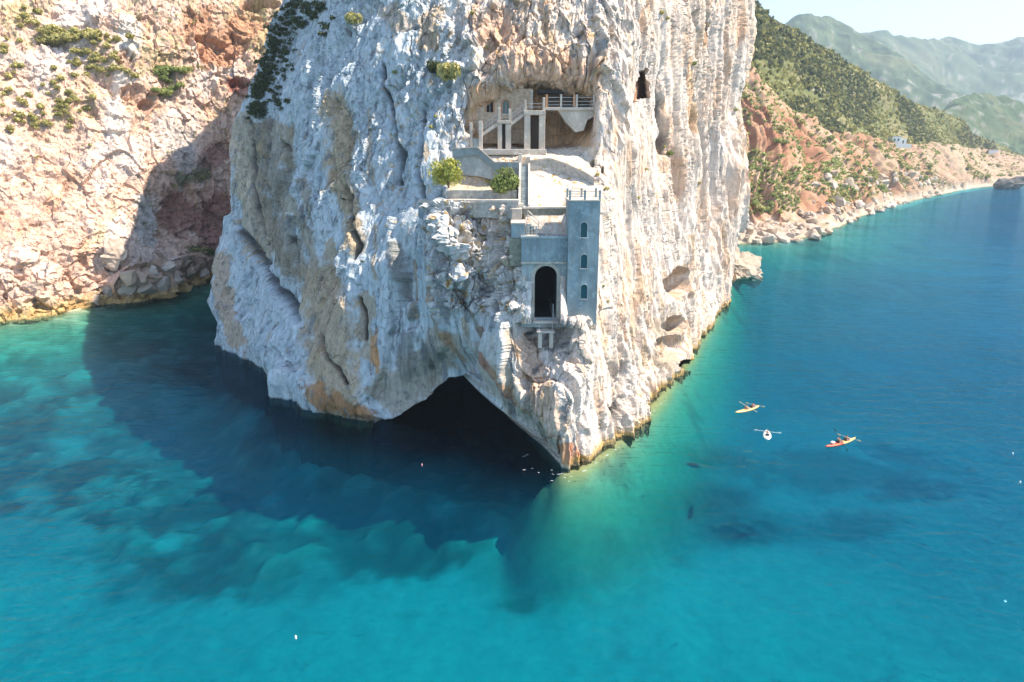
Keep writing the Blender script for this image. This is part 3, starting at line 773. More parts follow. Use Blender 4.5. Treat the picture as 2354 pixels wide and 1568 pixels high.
# ------------------------------------------------------------------ seabed and sea
HEAD_L = [W(512, 750), W(600, 850), W(690, 940), W(790, 970), W(985, 1012), W(1185, 1052), W(1300, 1076)]
HEAD_R = [W(1300, 1076), W(1335, 1068), W(1385, 1035), W(1440, 992), W(1510, 915), W(1580, 822), W(1645, 722), W(1672, 668), (66, 205, 0)]
SHORE_W = [W(-330, 760), W(-120, 748), W(0, 735), W(130, 722), W(245, 697), W(330, 690), W(400, 668), W(460, 652), W(545, 640)]
SHORE_E = [W(1560, 560), W(1660, 560), W(1760, 557), W(1860, 548), W(1960, 505), W(2060, 468), W(2160, 447), W(2260, 430), W(2400, 416), W(2600, 405)]
def seabed():
    def axis(a, b, step, lo, hi, n):
        mid = np.arange(a, b, step)
        g = np.geomspace(1, 1 + max(1, (a - lo) / 10), n)[1:]
        left_ = a - (g - 1) * 10
        g = np.geomspace(1, 1 + max(1, (hi - b) / 10), n)[1:]
        return np.concatenate([left_[::-1], mid, b + (g - 1) * 10])
    xs = axis(-130, 130, 0.75, -1500, 2500, 40); ys = axis(24, 210, 0.75, -200, 3500, 40)
    X, Y = np.meshgrid(xs, ys)
    def dist(line): return segd(X, Y, [(p[0], p[1]) for p in line])
    dl, dr, dw, de = dist(HEAD_L), dist(HEAD_R), dist(SHORE_W), dist(SHORE_E)
    n1 = fbm(X * .03, Y * .03, 0 * X, 3, 1); n2 = fbm(X * .12, Y * .12, 0 * X, 4, 2); n3 = fbm(X * .5, Y * .5, 0 * X, 3, 3)
    depth = 11.6 + 1.5 * n1 + 2.0 * sstep(12, 45, X) * sstep(45, 75, Y)
    depth = np.minimum(depth, 0.4 + 1.35 * np.maximum(dr - .3, 0) + .5 * n2)
    depth = np.minimum(depth, 0.6 + 0.22 * dw + 1.0 * n2)
    depth = np.minimum(depth, 0.5 + 0.10 * de + 1.2 * n2)
    depth = np.minimum(depth, 7.5 + 0.5 * dl)
    depth = np.maximum(depth, -0.3)
    Z = -depth + .5 * n2 + .25 * n3
    px, py = proj(X, Y, Z)
    sand = np.ones(X.shape + (3,)) * np.array([0.345, 0.37, 0.33])
    c = sand
    w1 = 26 * n2 + 10 * n3
    def blob(cx, cy, rx, ry, k, col, soft=.5):
        nonlocal c
        q = np.hypot((px - cx) / rx, (py - cy) / ry) + .8 * n2 + .35 * n3
        c = lerp(c, col, (1 - sstep(1 - soft, 1 + soft * .6, q)) * k)
    rock, weed = (0.20, 0.20, 0.15), (0.045, 0.06, 0.045)
    # rocky apron along the west side of the headland
    poly_y = np.interp(px, [-100, 0, 150, 220, 350, 480, 620, 760, 900, 1060, 1150, 1300], [1180, 1190, 1185, 1230, 1330, 1380, 1330, 1290, 1345, 1310, 1230, 1120])
    apron = 1 - sstep(-8, 10, py - poly_y + w1 * 1.8)
    apron = apron * (1 - sstep(1280, 1360, px))
    n5 = fbm(X * .28, Y * .28, 0 * X, 4, 12); f1_, f2_, cr_ = worley(X * .30 + .4 * n3, Y * .30 + .4 * n3, 0 * X, 13)
    c = lerp(c, rock, apron * .8)
    c = lerp(c, (0.46, 0.48, 0.38), apron * (cr_ > .55) * sstep(.05, .25, f2_ - f1_) * .75)
    Z = Z + apron * (cr_ - .4) * 1.6 * sstep(0, .3, f2_ - f1_)
    c = lerp(c, weed, apron * sstep(-.05, .45, n2 + .5 * n1 + .2 * n3) * .8)
    c = lerp(c, (0.50, 0.50, 0.40), apron * sstep(.15, .55, -n2 + .4 * n3) * .6)
    blob(640, 1230, 430, 150, .35, weed); blob(920, 1270, 170, 90, .6, weed); blob(430, 1330, 200, 60, .5, weed); blob(1190, 1390, 70, 26, .75, weed)
    blob(1420, 1230, 150, 100, .5, weed); blob(1950, 1090, 330, 60, .55, weed); blob(2080, 1130, 120, 30, .6, weed); blob(1980, 1210, 90, 40, .5, weed)
    blob(1560, 1150, 140, 50, .4, weed); blob(2100, 800, 400, 160, .25, weed, .8); blob(2000, 650, 300, 60, .3, weed, .8)
    
    for cx, cy, rx, ry in ((1596, 1054, 95, 36), (1608, 1150, 120, 44), (1705, 1218, 150, 40)):  # dark smudges painted where the kayak shadows fall, to swallow them
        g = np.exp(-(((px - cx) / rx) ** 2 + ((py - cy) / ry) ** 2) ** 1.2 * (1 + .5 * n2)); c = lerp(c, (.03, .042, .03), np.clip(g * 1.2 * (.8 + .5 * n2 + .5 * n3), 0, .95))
    for b in ((570, 975, 26, 30), (636, 1030, 16, 14), (722, 1085, 22, 34), (620, 1152, 34, 16), (400, 925, 40, 40), (90, 1140, 50, 36), (385, 1245, 28, 26),
              (160, 1015, 46, 12), (470, 930, 30, 34), (1010, 1160, 40, 30), (1170, 1200, 60, 40)):
        blob(*b, .7, (0.56, 0.57, 0.47), .6)
    near = 1 - sstep(2, 13, dr)
    c = lerp(c, (0.20, 0.26, 0.15), near * .85)
    c = lerp(c, (0.16, 0.15, 0.10), near * sstep(.25, .5, n2 + .3 * n3) * .7)
    c = lerp(c, (0.34, 0.27, 0.11), (1 - sstep(.4, 1.5, dr + .6 * n2)) * .8)
    nw = 1 - sstep(6, 34, dw)
    c = lerp(c, (0.52, 0.42, 0.22), nw * .6)
    c = lerp(c, (0.22, 0.18, 0.10), nw * sstep(.1, .45, n2 + .4 * n3) * .6)
    ne = 1 - sstep(8, 60, de)
    c = lerp(c, (0.40, 0.35, 0.22), ne * .7)
    c = lerp(c, (0.14, 0.13, 0.09), ne * sstep(0, .4, fbm(X * .05, Y * .05, 0 * X, 4, 9)) * .7)
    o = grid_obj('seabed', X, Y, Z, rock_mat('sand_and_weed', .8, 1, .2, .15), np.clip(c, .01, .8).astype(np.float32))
    setting(o)
seabed()

def sea():
    m, n, l = new_mat('sea_water')
    n.remove(n['Principled BSDF'])
    out = n['Material Output']
    geo = n.new('ShaderNodeNewGeometry')
    def wave(scale, sx, sy, rot, detail, seed):
        mp = n.new('ShaderNodeMapping'); mp.inputs['Scale'].default_value = (sx, sy, 1); mp.inputs['Rotation'].default_value = (0, 0, rot)
        mp.inputs['Location'].default_value = (seed, seed * .7, 0)
        l.new(geo.outputs['Position'], mp.inputs['Vector'])
        t = n.new('ShaderNodeTexNoise'); t.inputs['Scale'].default_value = scale; t.inputs['Detail'].default_value = detail
        t.inputs['Distortion'].default_value = .6
        l.new(mp.outputs[0], t.inputs['Vector'])
        return t.outputs[0]
    def math_(op, a, b):
        k = n.new('ShaderNodeMath'); k.operation = op
        for i, v in enumerate((a, b)):
            if isinstance(v, (int, float)): k.inputs[i].default_value = v
            else: l.new(v, k.inputs[i])
        return k.outputs[0]
    w1 = wave(.55, .55, 1.2, .35, 3, 3.0)
    w2 = wave(1.7, .6, 1.1, -.25, 3, 17.0)
    w3 = wave(.09, .6, 1.0, .2, 2, 31.0)
    gust = wave(.018, 1.0, 1.6, .3, 3, 51.0)
    amp = n.new('ShaderNodeMapRange'); amp.inputs['From Min'].default_value = .35; amp.inputs['From Max'].default_value = .65
    amp.inputs['To Min'].default_value = .45; amp.inputs['To Max'].default_value = 1.25
    l.new(gust, amp.inputs[0])
    h = math_('ADD', math_('MULTIPLY', w1, .34), math_('MULTIPLY', w2, .13))
    h = math_('MULTIPLY', h, amp.outputs[0])
    h = math_('ADD', h, math_('MULTIPLY', w3, .35))
    bp = n.new('ShaderNodeBump'); bp.inputs['Strength'].default_value = 1.0; bp.inputs['Distance'].default_value = 1.0
    l.new(h, bp.inputs['Height'])
    fr = n.new('ShaderNodeFresnel'); fr.inputs['IOR'].default_value = 1.33; l.new(bp.outputs[0], fr.inputs['Normal'])
    gl = n.new('ShaderNodeBsdfGlossy'); gl.inputs['Roughness'].default_value = .06; gl.inputs['Color'].default_value = (.19, .38, .54, 1); l.new(bp.outputs[0], gl.inputs['Normal'])
    tr = n.new('ShaderNodeBsdfTransparent'); tr.inputs['Color'].default_value = (.97, .985, .99, 1)
    mx = n.new('ShaderNodeMixShader'); l.new(fr.outputs[0], mx.inputs[0]); l.new(tr.outputs[0], mx.inputs[1]); l.new(gl.outputs[0], mx.inputs[2])
    l.new(mx.outputs[0], out.inputs['Surface'])
    va = n.new('ShaderNodeVolumeAbsorption')
    va.inputs['Color'].default_value = WATER_COL; va.inputs['Density'].default_value = WATER_DEN
    vs = n.new('ShaderNodeVolumeScatter'); vs.inputs['Color'].default_value = (.0, .50, 1, 1); vs.inputs['Density'].default_value = WATER_SCAT
    vs.inputs['Anisotropy'].default_value = 0.0
    ad = n.new('ShaderNodeAddShader'); l.new(va.outputs[0], ad.inputs[0]); l.new(vs.outputs[0], ad.inputs[1])
    l.new(ad.outputs[0], out.inputs['Volume'])
    x0, x1, y0, y1, z0 = -1500, 3000, -300, 3600, -22
    co = np.array([(x0, y0, z0), (x1, y0, z0), (x1, y1, z0), (x0, y1, z0), (x0, y0, 0), (x1, y0, 0), (x1, y1, 0), (x0, y1, 0)], np.float32)
    q = np.array([(3, 2, 1, 0), (4, 5, 6, 7), (0, 1, 5, 4), (1, 2, 6, 5), (2, 3, 7, 6), (3, 0, 4, 7)], np.int32)
    setting(raw_mesh('sea', co, q, m, None, False))
WATER_COL = (0.0, 0.84, 0.915, 1); WATER_DEN = 0.19; WATER_SCAT = 0.012
sea()
# ------------------------------------------------------------------ masonry on the headland
import bmesh
CONC = stained('weathered_concrete', (0.28, 0.35, 0.37))
CONC_L = stained('pale_concrete', (0.40, 0.45, 0.45))
PLAST = stained('cream_render', (0.56, 0.50, 0.42), (0.34, 0.24, 0.15), .45)
CAPM = stained('bleached_capping', (0.62, 0.55, 0.47), (0.38, 0.28, 0.18), .5)
STONE = plain('rubble_stone', (0.40, 0.38, 0.34), .95, 0, .34, 2.6, .9, 3.5)
OCHRE = plain('ochre_rubble', (0.50, 0.37, 0.26), .95, 0, .34, 2.4, .9, 3.5)
STONE_D = plain('dark_rubble', (0.27, 0.26, 0.20), .95, 0, .34, 2.4, .9, 3.5)  # rubble in a darker tone
BRICK = plain('old_brick', (0.46, 0.25, 0.15), .9, 0, .25, 8, .3, 20)
IRON = plain('grey_painted_iron', (0.48, 0.48, 0.46), .6, .1, .08, 4, 0)
RUST = plain('rusty_post', (0.50, 0.27, 0.14), .8, 0, .2, 6, .1)
DARK = plain('dark_opening', (0.035, 0.03, 0.028), .9, 0, .1, 2, 0)  # near-black colour standing in for the shade inside tunnel and openings
GLASS = plain('teal_window_glass', (0.03, 0.12, 0.14), .12, 0, .05, 2, 0)
DOORM = plain('dark_timber', (0.10, 0.07, 0.05), .8, 0, .2, 5, .1)

def empty(name, loc):
    o = bpy.data.objects.new(name, None); o.location = loc; o.empty_display_size = .5
    COL.objects.link(o); return o
class MB:
    def __init__(s): s.v = []; s.f = []
    def box(s, x0, x1, y0, y1, z0, z1):
        b = len(s.v)
        s.v += [(x0,y0,z0),(x1,y0,z0),(x1,y1,z0),(x0,y1,z0),(x0,y0,z1),(x1,y0,z1),(x1,y1,z1),(x0,y1,z1)]
        s.f += [(b+3,b+2,b+1,b),(b+4,b+5,b+6,b+7),(b,b+1,b+5,b+4),(b+1,b+2,b+6,b+5),(b+2,b+3,b+7,b+6),(b+3,b,b+4,b+7)]
        return s
    def bar(s, a, b, w, h=None):
        """square bar between two points"""
        h = h or w
        a, b = Vector(a), Vector(b); d = (b - a).normalized()
        up = Vector((0, 0, 1)) if abs(d.z) < .9 else Vector((0, 1, 0))
        r = d.cross(up).normalized() * w / 2; u = r.cross(d).normalized() * h / 2
        k = len(s.v)
        for p in (a, b):
            s.v += [tuple(p - r - u), tuple(p + r - u), tuple(p + r + u), tuple(p - r + u)]
        s.f += [(k,k+1,k+2,k+3),(k+7,k+6,k+5,k+4),(k,k+4,k+5,k+1),(k+1,k+5,k+6,k+2),(k+2,k+6,k+7,k+3),(k+3,k+7,k+4,k)]
        return s
    def prism(s, front, back):
        """matching loops of points, front and back, closed to a solid (quads per strip)"""
        n = len(front); k = len(s.v)
        s.v += list(front) + list(back)
        s.f.append(tuple(range(k + n - 1, k - 1, -1))); s.f.append(tuple(range(k + n, k + 2 * n)))
        for i in range(n):
            j = (i + 1) % n
            s.f.append((k + i, k + j, k + n + j, k + n + i))
        return s
    def tube(s, pts, r, n=6):
        k = len(s.v)
        for i, p in enumerate(pts):
            a = Vector(pts[max(i-1, 0)]); b = Vector(pts[min(i+1, len(pts)-1)]); d = (b - a).normalized()
            up = Vector((0, 0, 1)) if abs(d.z) < .9 else Vector((0, 1, 0))
            x = d.cross(up).normalized(); y = x.cross(d)
            rr = r[i] if isinstance(r, (list, tuple)) else r
            for j in range(n):
                t = 2 * math.pi * j / n
                s.v.append(tuple(Vector(p) + (x * math.cos(t) + y * math.sin(t)) * rr))
        for i in range(len(pts) - 1):
            for j in range(n):
                s.f.append((k+i*n+j, k+i*n+(j+1)%n, k+(i+1)*n+(j+1)%n, k+(i+1)*n+j))
        s.f.append(tuple(k + j for j in range(n))[::-1]); s.f.append(tuple(k+(len(pts)-1)*n+j for j in range(n)))
        return s
    def build(s, name, mat, parent=None, bevel=0.0, smooth=False, label=None):
        off = Vector((0, 0, 0))
        p = parent
        while p is not None: off += Vector(p.location); p = p.parent
        me = bpy.data.meshes.new(name)
        me.from_pydata([tuple(Vector(v) - off) for v in s.v], [], s.f)
        bm = bmesh.new(); bm.from_mesh(me)
        bmesh.ops.recalc_face_normals(bm, faces=bm.faces)
        if bevel: bmesh.ops.bevel(bm, geom=bm.edges[:], offset=bevel, segments=1, affect='EDGES', clamp_overlap=True)
        bm.to_mesh(me); bm.free()
        if smooth:
            for q in me.polygons: q.use_smooth = True
        me.materials.append(mat)
        o = bpy.data.objects.new(name, me); COL.objects.link(o)
        if parent is not None: o.parent = parent
        if label: o['label'] = label
        return o

def fx(px, py, Y): return P(px, py, Y)[0]
def fz(py, Y): return P(CX, py, Y)[2]
def pbox(px0, px1, py0, py1, Yf, Yb, mb=None):
    """box whose front face, at depth Yf, covers the given survey rectangle"""
    mb = mb or MB(); pm = (py0 + py1) / 2
    return mb.box(fx(px0, pm, Yf), fx(px1, pm, Yf), Yf, Yb, fz(py1, Yf), fz(py0, Yf))

def arch_pts(xc, zb, w, zs, n=14):
    """outline of a round headed opening, counter clockwise from bottom left"""
    r = w / 2
    return [(xc - r, zb), (xc + r, zb)] + [(xc + r * math.cos(t), zs + r * math.sin(t)) for t in np.linspace(0, math.pi, n)]

def arched_wall(x0, x1, z0, z1, Yf, Yb, openings, reveal):
    """wall with real arched holes: front face filled round the holes, sides, top and reveals"""
    bm = bmesh.new()
    def loop(pts, y):
        vs = [bm.verts.new((x, y, z)) for x, z in pts]
        return vs, [bm.edges.new((vs[i], vs[(i + 1) % len(vs)])) for i in range(len(vs))]
    ov, oe = loop([(x0, z0), (x1, z0), (x1, z1), (x0, z1)], Yf)
    edges = list(oe); holes = []
    for o in openings:
        hv, he = loop(arch_pts(*o), Yf); edges += he; holes.append(hv)
    bmesh.ops.triangle_fill(bm, edges=edges, use_beauty=True, use_dissolve=False)
    bv = [bm.verts.new((v.co.x, Yb, v.co.z)) for v in ov]
    for i in range(4): bm.faces.new((ov[i], ov[(i + 1) % 4], bv[(i + 1) % 4], bv[i]))
    for hv in holes:
        rv = [bm.verts.new((v.co.x, Yf + reveal, v.co.z)) for v in hv]
        n = len(hv)
        for i in range(n): bm.faces.new((hv[i], hv[(i + 1) % n], rv[(i + 1) % n], rv[i]))
    bmesh.ops.recalc_face_normals(bm, faces=bm.faces)
    v = [tuple(q.co) for q in bm.verts]; bm.verts.index_update(); f = [tuple(q.index for q in fc.verts) for fc in bm.faces]
    bm.free()
    mb = MB(); mb.v = v; mb.f = f
    return mb
def arch_pane(xc, zb, w, zs, y, mb=None):
    mb = mb or MB(); k = len(mb.v)
    pts = arch_pts(xc, zb, w, zs)
    return mb.prism([(x, y, z) for x, z in pts], [(x, y + .04, z) for x, z in pts])
def arch_ring(xc, zb, w, zs, t, y, d):
    """raised surround round an opening"""
    a, b = arch_pts(xc, zb, w, zs, 16)[1:], arch_pts(xc, zb, w + 2 * t, zs, 16)[1:]
    a = a + [(xc - w / 2, zb)]; b = b + [(xc - w / 2 - t, zb)]
    mb = MB()
    for i in range(len(a) - 1):
        q = [a[i], b[i], b[i + 1], a[i + 1]]
        mb.prism([(x, y - d, z) for x, z in q], [(x, y + .02, z) for x, z in q])
    return mb

# ---- tower
def tower():
    Yf, Yb = 73.4, 77.6
    x0, x1 = fx(1305.5, 590, Yf), fx(1376, 590, Yf)
    z0, z1 = fz(745, Yf), fz(463, Yf)
    t = tag(empty('stair_tower', ((x0 + x1) / 2, Yf + 1.5, z0)), 'square grey concrete tower with three small arched windows beside the portal', 'tower')
    ops = []
    for top, bot in ((511, 546), (585, 617), (654, 687)):
        w = 14.5 * (x1 - x0) / 70.5
        zb = fz(bot, Yf); zt = fz(top, Yf)
        ops.append((fx(1342, bot, Yf), zb, w, zt - w / 2))
    arched_wall(x0, x1, z0, z1, Yf, Yb, ops, .34).build('wall', CONC, t)
    for o in ops:
        p = arch_pane(*o, Yf + .30).build('window', GLASS, t)
        MB().box(o[0] - o[2] * .66, o[0] + o[2] * .66, Yf - .09, Yf - .004, o[1] - .12, o[1] - .003).build('sill', CONC_L, p)
        arch_ring(*o, .09, Yf - .003, .03).build('surround', CONC_L, p)
    MB().box(x0 - .10, x1 + .10, Yf - .10, Yb, z1 + .003, z1 + .16).build('cap', CAPM, t, .02)
    zc = z1 + .16; h = 1.0
    xs = (x0 + .08, (x0 + x1) / 2, x1 - .08)
    for y in (Yf + .05, Yb - .6):
        for x in xs:
            MB().box(x - .11, x + .11, y - .11, y + .11, zc + .002, zc + h).build('post', CONC, t, .015)
        for k in (.35, .62, .88):
            for a, b in zip(xs[:-1], xs[1:]):
                MB().bar((a + .11, y, zc + h * k), (b - .11, y, zc + h * k), .05).build('rail', CAPM, t)
tower()

# ---- portal of the gallery
def portal():
    Yf, Yb = 74.5, 76.0
    x0, x1 = fx(1199, 640, Yf), fx(1306.5, 640, Yf)
    z0, z1 = fz(752, Yf), fz(548, Yf)
    t = tag(empty('gallery_portal', ((x0 + x1) / 2, Yf, z0)), 'grey concrete facade with tall black arched doorway in the cliff', 'portal')
    xc, w = fx(1254.5, 680, Yf), 52 * 75.0 / F
    o = (xc, fz(736, Yf), w, fz(611, Yf) - w / 2)
    arched_wall(x0, x1, z0, z1, Yf, Yb, [o], 1.5).build('wall', CONC_L, t)
    arch_ring(*o, .38, Yf - .004, .07).build('arch_surround', PLAST, t)
    # fascia above the arch and its mouldings
    MB().box(x0 - .05, x1 - .02, Yf - .22, Yf - .003, fz(601, Yf), z1 - .01).build('fascia', CONC, t, .02)
    MB().box(x0 - .12, x1 - .03, Yf - .34, Yf + .3, z1 - .004, z1 + .28).build('cornice', CONC_L, t, .03)
    MB().box(x0 - .08, x1 - .02, Yf - .28, Yf - .004, fz(606, Yf), fz(601, Yf) - .004).build('string_course', PLAST, t, .02)
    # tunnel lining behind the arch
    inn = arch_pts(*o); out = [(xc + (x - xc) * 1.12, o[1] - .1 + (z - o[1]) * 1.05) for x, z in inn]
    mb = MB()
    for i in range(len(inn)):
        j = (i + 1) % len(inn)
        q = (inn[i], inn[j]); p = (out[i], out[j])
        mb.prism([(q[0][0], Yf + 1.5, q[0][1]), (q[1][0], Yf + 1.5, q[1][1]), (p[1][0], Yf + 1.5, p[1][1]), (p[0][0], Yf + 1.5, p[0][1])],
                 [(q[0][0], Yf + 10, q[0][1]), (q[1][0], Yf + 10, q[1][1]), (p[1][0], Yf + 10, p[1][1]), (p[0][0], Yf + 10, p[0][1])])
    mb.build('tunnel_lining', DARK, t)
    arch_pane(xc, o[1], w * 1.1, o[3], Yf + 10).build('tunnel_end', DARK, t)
    # threshold with rail, loading sill and piers below
    zs = o[1]
    MB().box(xc - w * .56, xc + w * .56, Yf - .55, Yf + .9, zs - .26, zs - .004).build('threshold', CAPM, t, .03)
    MB().bar((xc - w * .52, Yf - .45, zs + .34), (xc + w * .52, Yf - .45, zs + .34), .06).build('rail', IRON, t)
    MB().bar((xc - w * .52, Yf - .45, zs + .14), (xc + w * .52, Yf - .45, zs + .14), .05).build('rail', IRON, t)
    for s in (-.5, -.17, .17, .5):
        MB().bar((xc + w * s, Yf - .45, zs - .003), (xc + w * s, Yf - .45, zs + .37), .05).build('rail_post', IRON, t)
    MB().box(xc - w * .40, xc + w * .40, Yf - 1.5, Yf - .3, zs - 1.12, zs - .92).build('loading_sill', CAPM, t, .03)
    for s in (-1, 1):
        MB().box(xc + s * w * .25 - .22, xc + s * w * .25 + .22, Yf - 1.35, Yf - .3, zs - 2.9, zs - 1.13).build('pier', PLAST, t, .03)
        MB().bar((xc + s * w * .3, Yf - 1.45, zs - .92), (xc + s * w * .3, Yf - .6, zs - .25), .06).build('stay', IRON, t)
    MB().tube([(xc + w * .34, Yf - .1, zs), (xc + w * .34, Yf - .1, zs + 1.9)], .05).build('pipe', IRON, t)
    # stepped block on the left of the facade
    pbox(1175, 1207, 516, 547, 74.9, 78.2).build('side_block', CONC, t, .03)
    pbox(1174, 1208, 511.5, 515.8, 74.8, 78.2).build('side_cap', CAPM, t, .02)
    pbox(1171, 1198.6, 547.2, 612, 75.0, 77.5).build('side_footing', STONE_D, t, .05)
portal()

# ---- landing on top of the facade
def landing():
    zf = fz(546, 74.7) + .05
    x0, x1 = fx(1208, 540, 74.9), fx(1305, 540, 74.9)
    t = tag(empty('roof_landing', ((x0 + x1) / 2, 76, zf)), 'paved landing with grey railing on top of the arched facade', 'terrace')
    MB().box(x0, x1, 74.9, 78.6, zf - .12, zf + .02).build('paving', PLAST, t)
    for y, hh in ((74.6, 1.05),):
        xs = np.linspace(x0 + .1, x1 - .15, 5)
        zb = fz(548, 74.5) + .29
        for x in xs: MB().box(x - .05, x + .05, y - .05, y + .05, zb, zb + hh).build('post', IRON, t)
        for k in (.35, .65, .96):
            MB().bar((x0, y - .07, zb + hh * k), (x1 - .05, y - .07, zb + hh * k), .045).build('rail', IRON, t)
    # stair from the ramp down to the landing, with its sloping handrail
    a = P(1213, 484, 77.6); b = P(1264, 532, 76.2)
    for dz in (0, -.5):
        MB().bar((a[0], a[1], a[2] + dz), (b[0], b[1], b[2] + dz), .08).build('handrail', CAPM, t)
    for k in (0, .5, 1):
        q = Vector(a).lerp(Vector(b), k); MB().bar(q, q - Vector((0, 0, 1.15)), .06).build('handrail_post', IRON, t)
    n = 8
    for k in range(n):
        q = Vector(a).lerp(Vector(b), (k + .5) / n)
        MB().box(q.x - .2, q.x + .22, 76.5, 78.4, zf - .1, max(zf + .03, q.z - 1.25)).build('step', CONC_L, t)
    pbox(1176, 1200, 480, 515, 77.6, 79.5).build('stair_head', CAPM, t, .03)
    w = tag(pbox(1204, 1304, 481, 556, 78.35, 79.5).build('rubble_wall', STONE_D), 'dark rubble wall behind the railed landing', 'wall')
    pbox(1202, 1305, 476, 480.8, 78.25, 79.5).build('capping', CAPM, w, .02)
landing()

# ---- long stair between low white walls
def long_stair():
    a = P(1205, 478, 78.6); b = P(1206, 376, 88.0)
    t = tag(empty('long_stair', a), 'long narrow stair between low white walls climbing the slope', 'stairs')
    n = 28
    for k in range(n):
        q = Vector(a).lerp(Vector(b), k / n); q2 = Vector(a).lerp(Vector(b), (k + 1) / n)
        MB().box(q.x - .42, q.x + .42, q.y, q2.y + .05, q.z - .7, q.z + .04).build('step', CONC_L, t)
    for s, m in ((-1, CAPM), (1, CAPM)):
        x = s * .56
        MB().prism([(a[0] + x - .12, a[1] - .1, a[2] - 1), (a[0] + x + .12, a[1] - .1, a[2] - 1), (a[0] + x + .12, a[1] - .1, a[2] + .42), (a[0] + x - .12, a[1] - .1, a[2] + .42)],
                   [(b[0] + x - .12, b[1], b[2] - 1), (b[0] + x + .12, b[1], b[2] - 1), (b[0] + x + .12, b[1], b[2] + .42), (b[0] + x - .12, b[1], b[2] + .42)]).build('side_wall', m, t, .02)
    pbox(1191, 1200, 353, 384, 87.4, 88.4).build('newel', CAPM, t, .03); pbox(1212, 1219, 360, 384, 87.4, 88.4).build('newel', CAPM, t, .03)
long_stair()

def poly_wall(name, pts, thick, mat, label=None, cat='wall', parent=None, bevel=.02):
    """pts: (px, py_top, py_bottom, Y) along the wall"""
    mb = MB()
    for (ax, at_, ab, aY), (bx, bt, bb, bY) in zip(pts[:-1], pts[1:]):
        A = [P(ax, ab, aY), P(bx, bb, bY), P(bx, bt, bY), P(ax, at_, aY)]
        mb.prism(A, [(p[0], p[1] + thick, p[2]) for p in A])
    o = mb.build(name, mat, parent)
    if label: tag(o, label, cat)
    return o
# path along the ledge
pw = poly_wall('path_wall', [(1002, 467, 512, 82.6), (1060, 466.5, 500, 81.0), (1120, 466, 500, 79.9), (1192, 466, 506, 78.4)], 1.2, STONE, 'long grey stone wall holding up the ledge path', 'wall')
poly_wall('capping', [(1000, 459, 466.8, 82.5), (1060, 459.5, 466.3, 80.9), (1120, 460, 465.8, 79.8), (1193, 460, 465.8, 78.3)], 1.6, CAPM, parent=pw)
ew = poly_wall('path_end_wall', [(962, 467, 500, 83.6), (1001, 467, 520, 82.3)], 1.4, CONC, 'short grey concrete wall at the west end of the path', 'wall')
poly_wall('capping', [(960, 461, 466.8, 83.5), (1002, 461, 466.8, 82.2)], 1.6, CAPM, parent=ew)
poly_wall('corner_pier', [(999, 467, 512, 82.1), (1004, 467, 512, 81.95)], .5, CAPM, parent=ew)
lw = poly_wall('low_stone_wall', [(1030, 440, 462, 83.3), (1045, 437, 462, 83.0), (1110, 438, 462, 82.4), (1188, 438, 462, 81.6)], 1.0, STONE, 'low rubble wall edging the planted ledge between two green trees', 'wall')
# folded concrete parapet of the ramp
rw = poly_wall('ramp_parapet', [(1045, 362, 402, 88.0), (1098, 353, 405, 87.4), (1140, 388, 415, 86.9), (1192, 384, 412, 86.6)], .6, CONC_L, 'folded grey concrete wall below the pillared stair', 'wall')
poly_wall('upper_band', [(1040, 343, 364, 87.8), (1097, 339, 356, 87.1), (1137, 374, 392, 86.6), (1192, 374, 388, 86.3)], .5, CONC, parent=rw)
poly_wall('coping', [(1039, 341, 343.4, 87.7), (1097, 336.8, 339.4, 87.0), (1137, 371.6, 374.4, 86.5), (1193, 371.8, 374.4, 86.2)], .8, CAPM, parent=rw)
uw = poly_wall('debris_wall', [(1218, 372, 390, 87.4), (1262, 366, 388, 87.3), (1300, 378, 400, 86.3), (1345, 398, 420, 84.4), (1366, 412, 430, 83.0)], .8, STONE, 'low stone wall crossing the slope above the bare gravel', 'wall')
poly_wall('coping', [(1217, 368.5, 372.4, 87.3), (1262, 362.5, 366.4, 87.2), (1300, 374.5, 378.4, 86.2), (1345, 395, 398.4, 84.3), (1367, 409, 412.4, 82.9)], 1.0, CAPM, parent=uw)

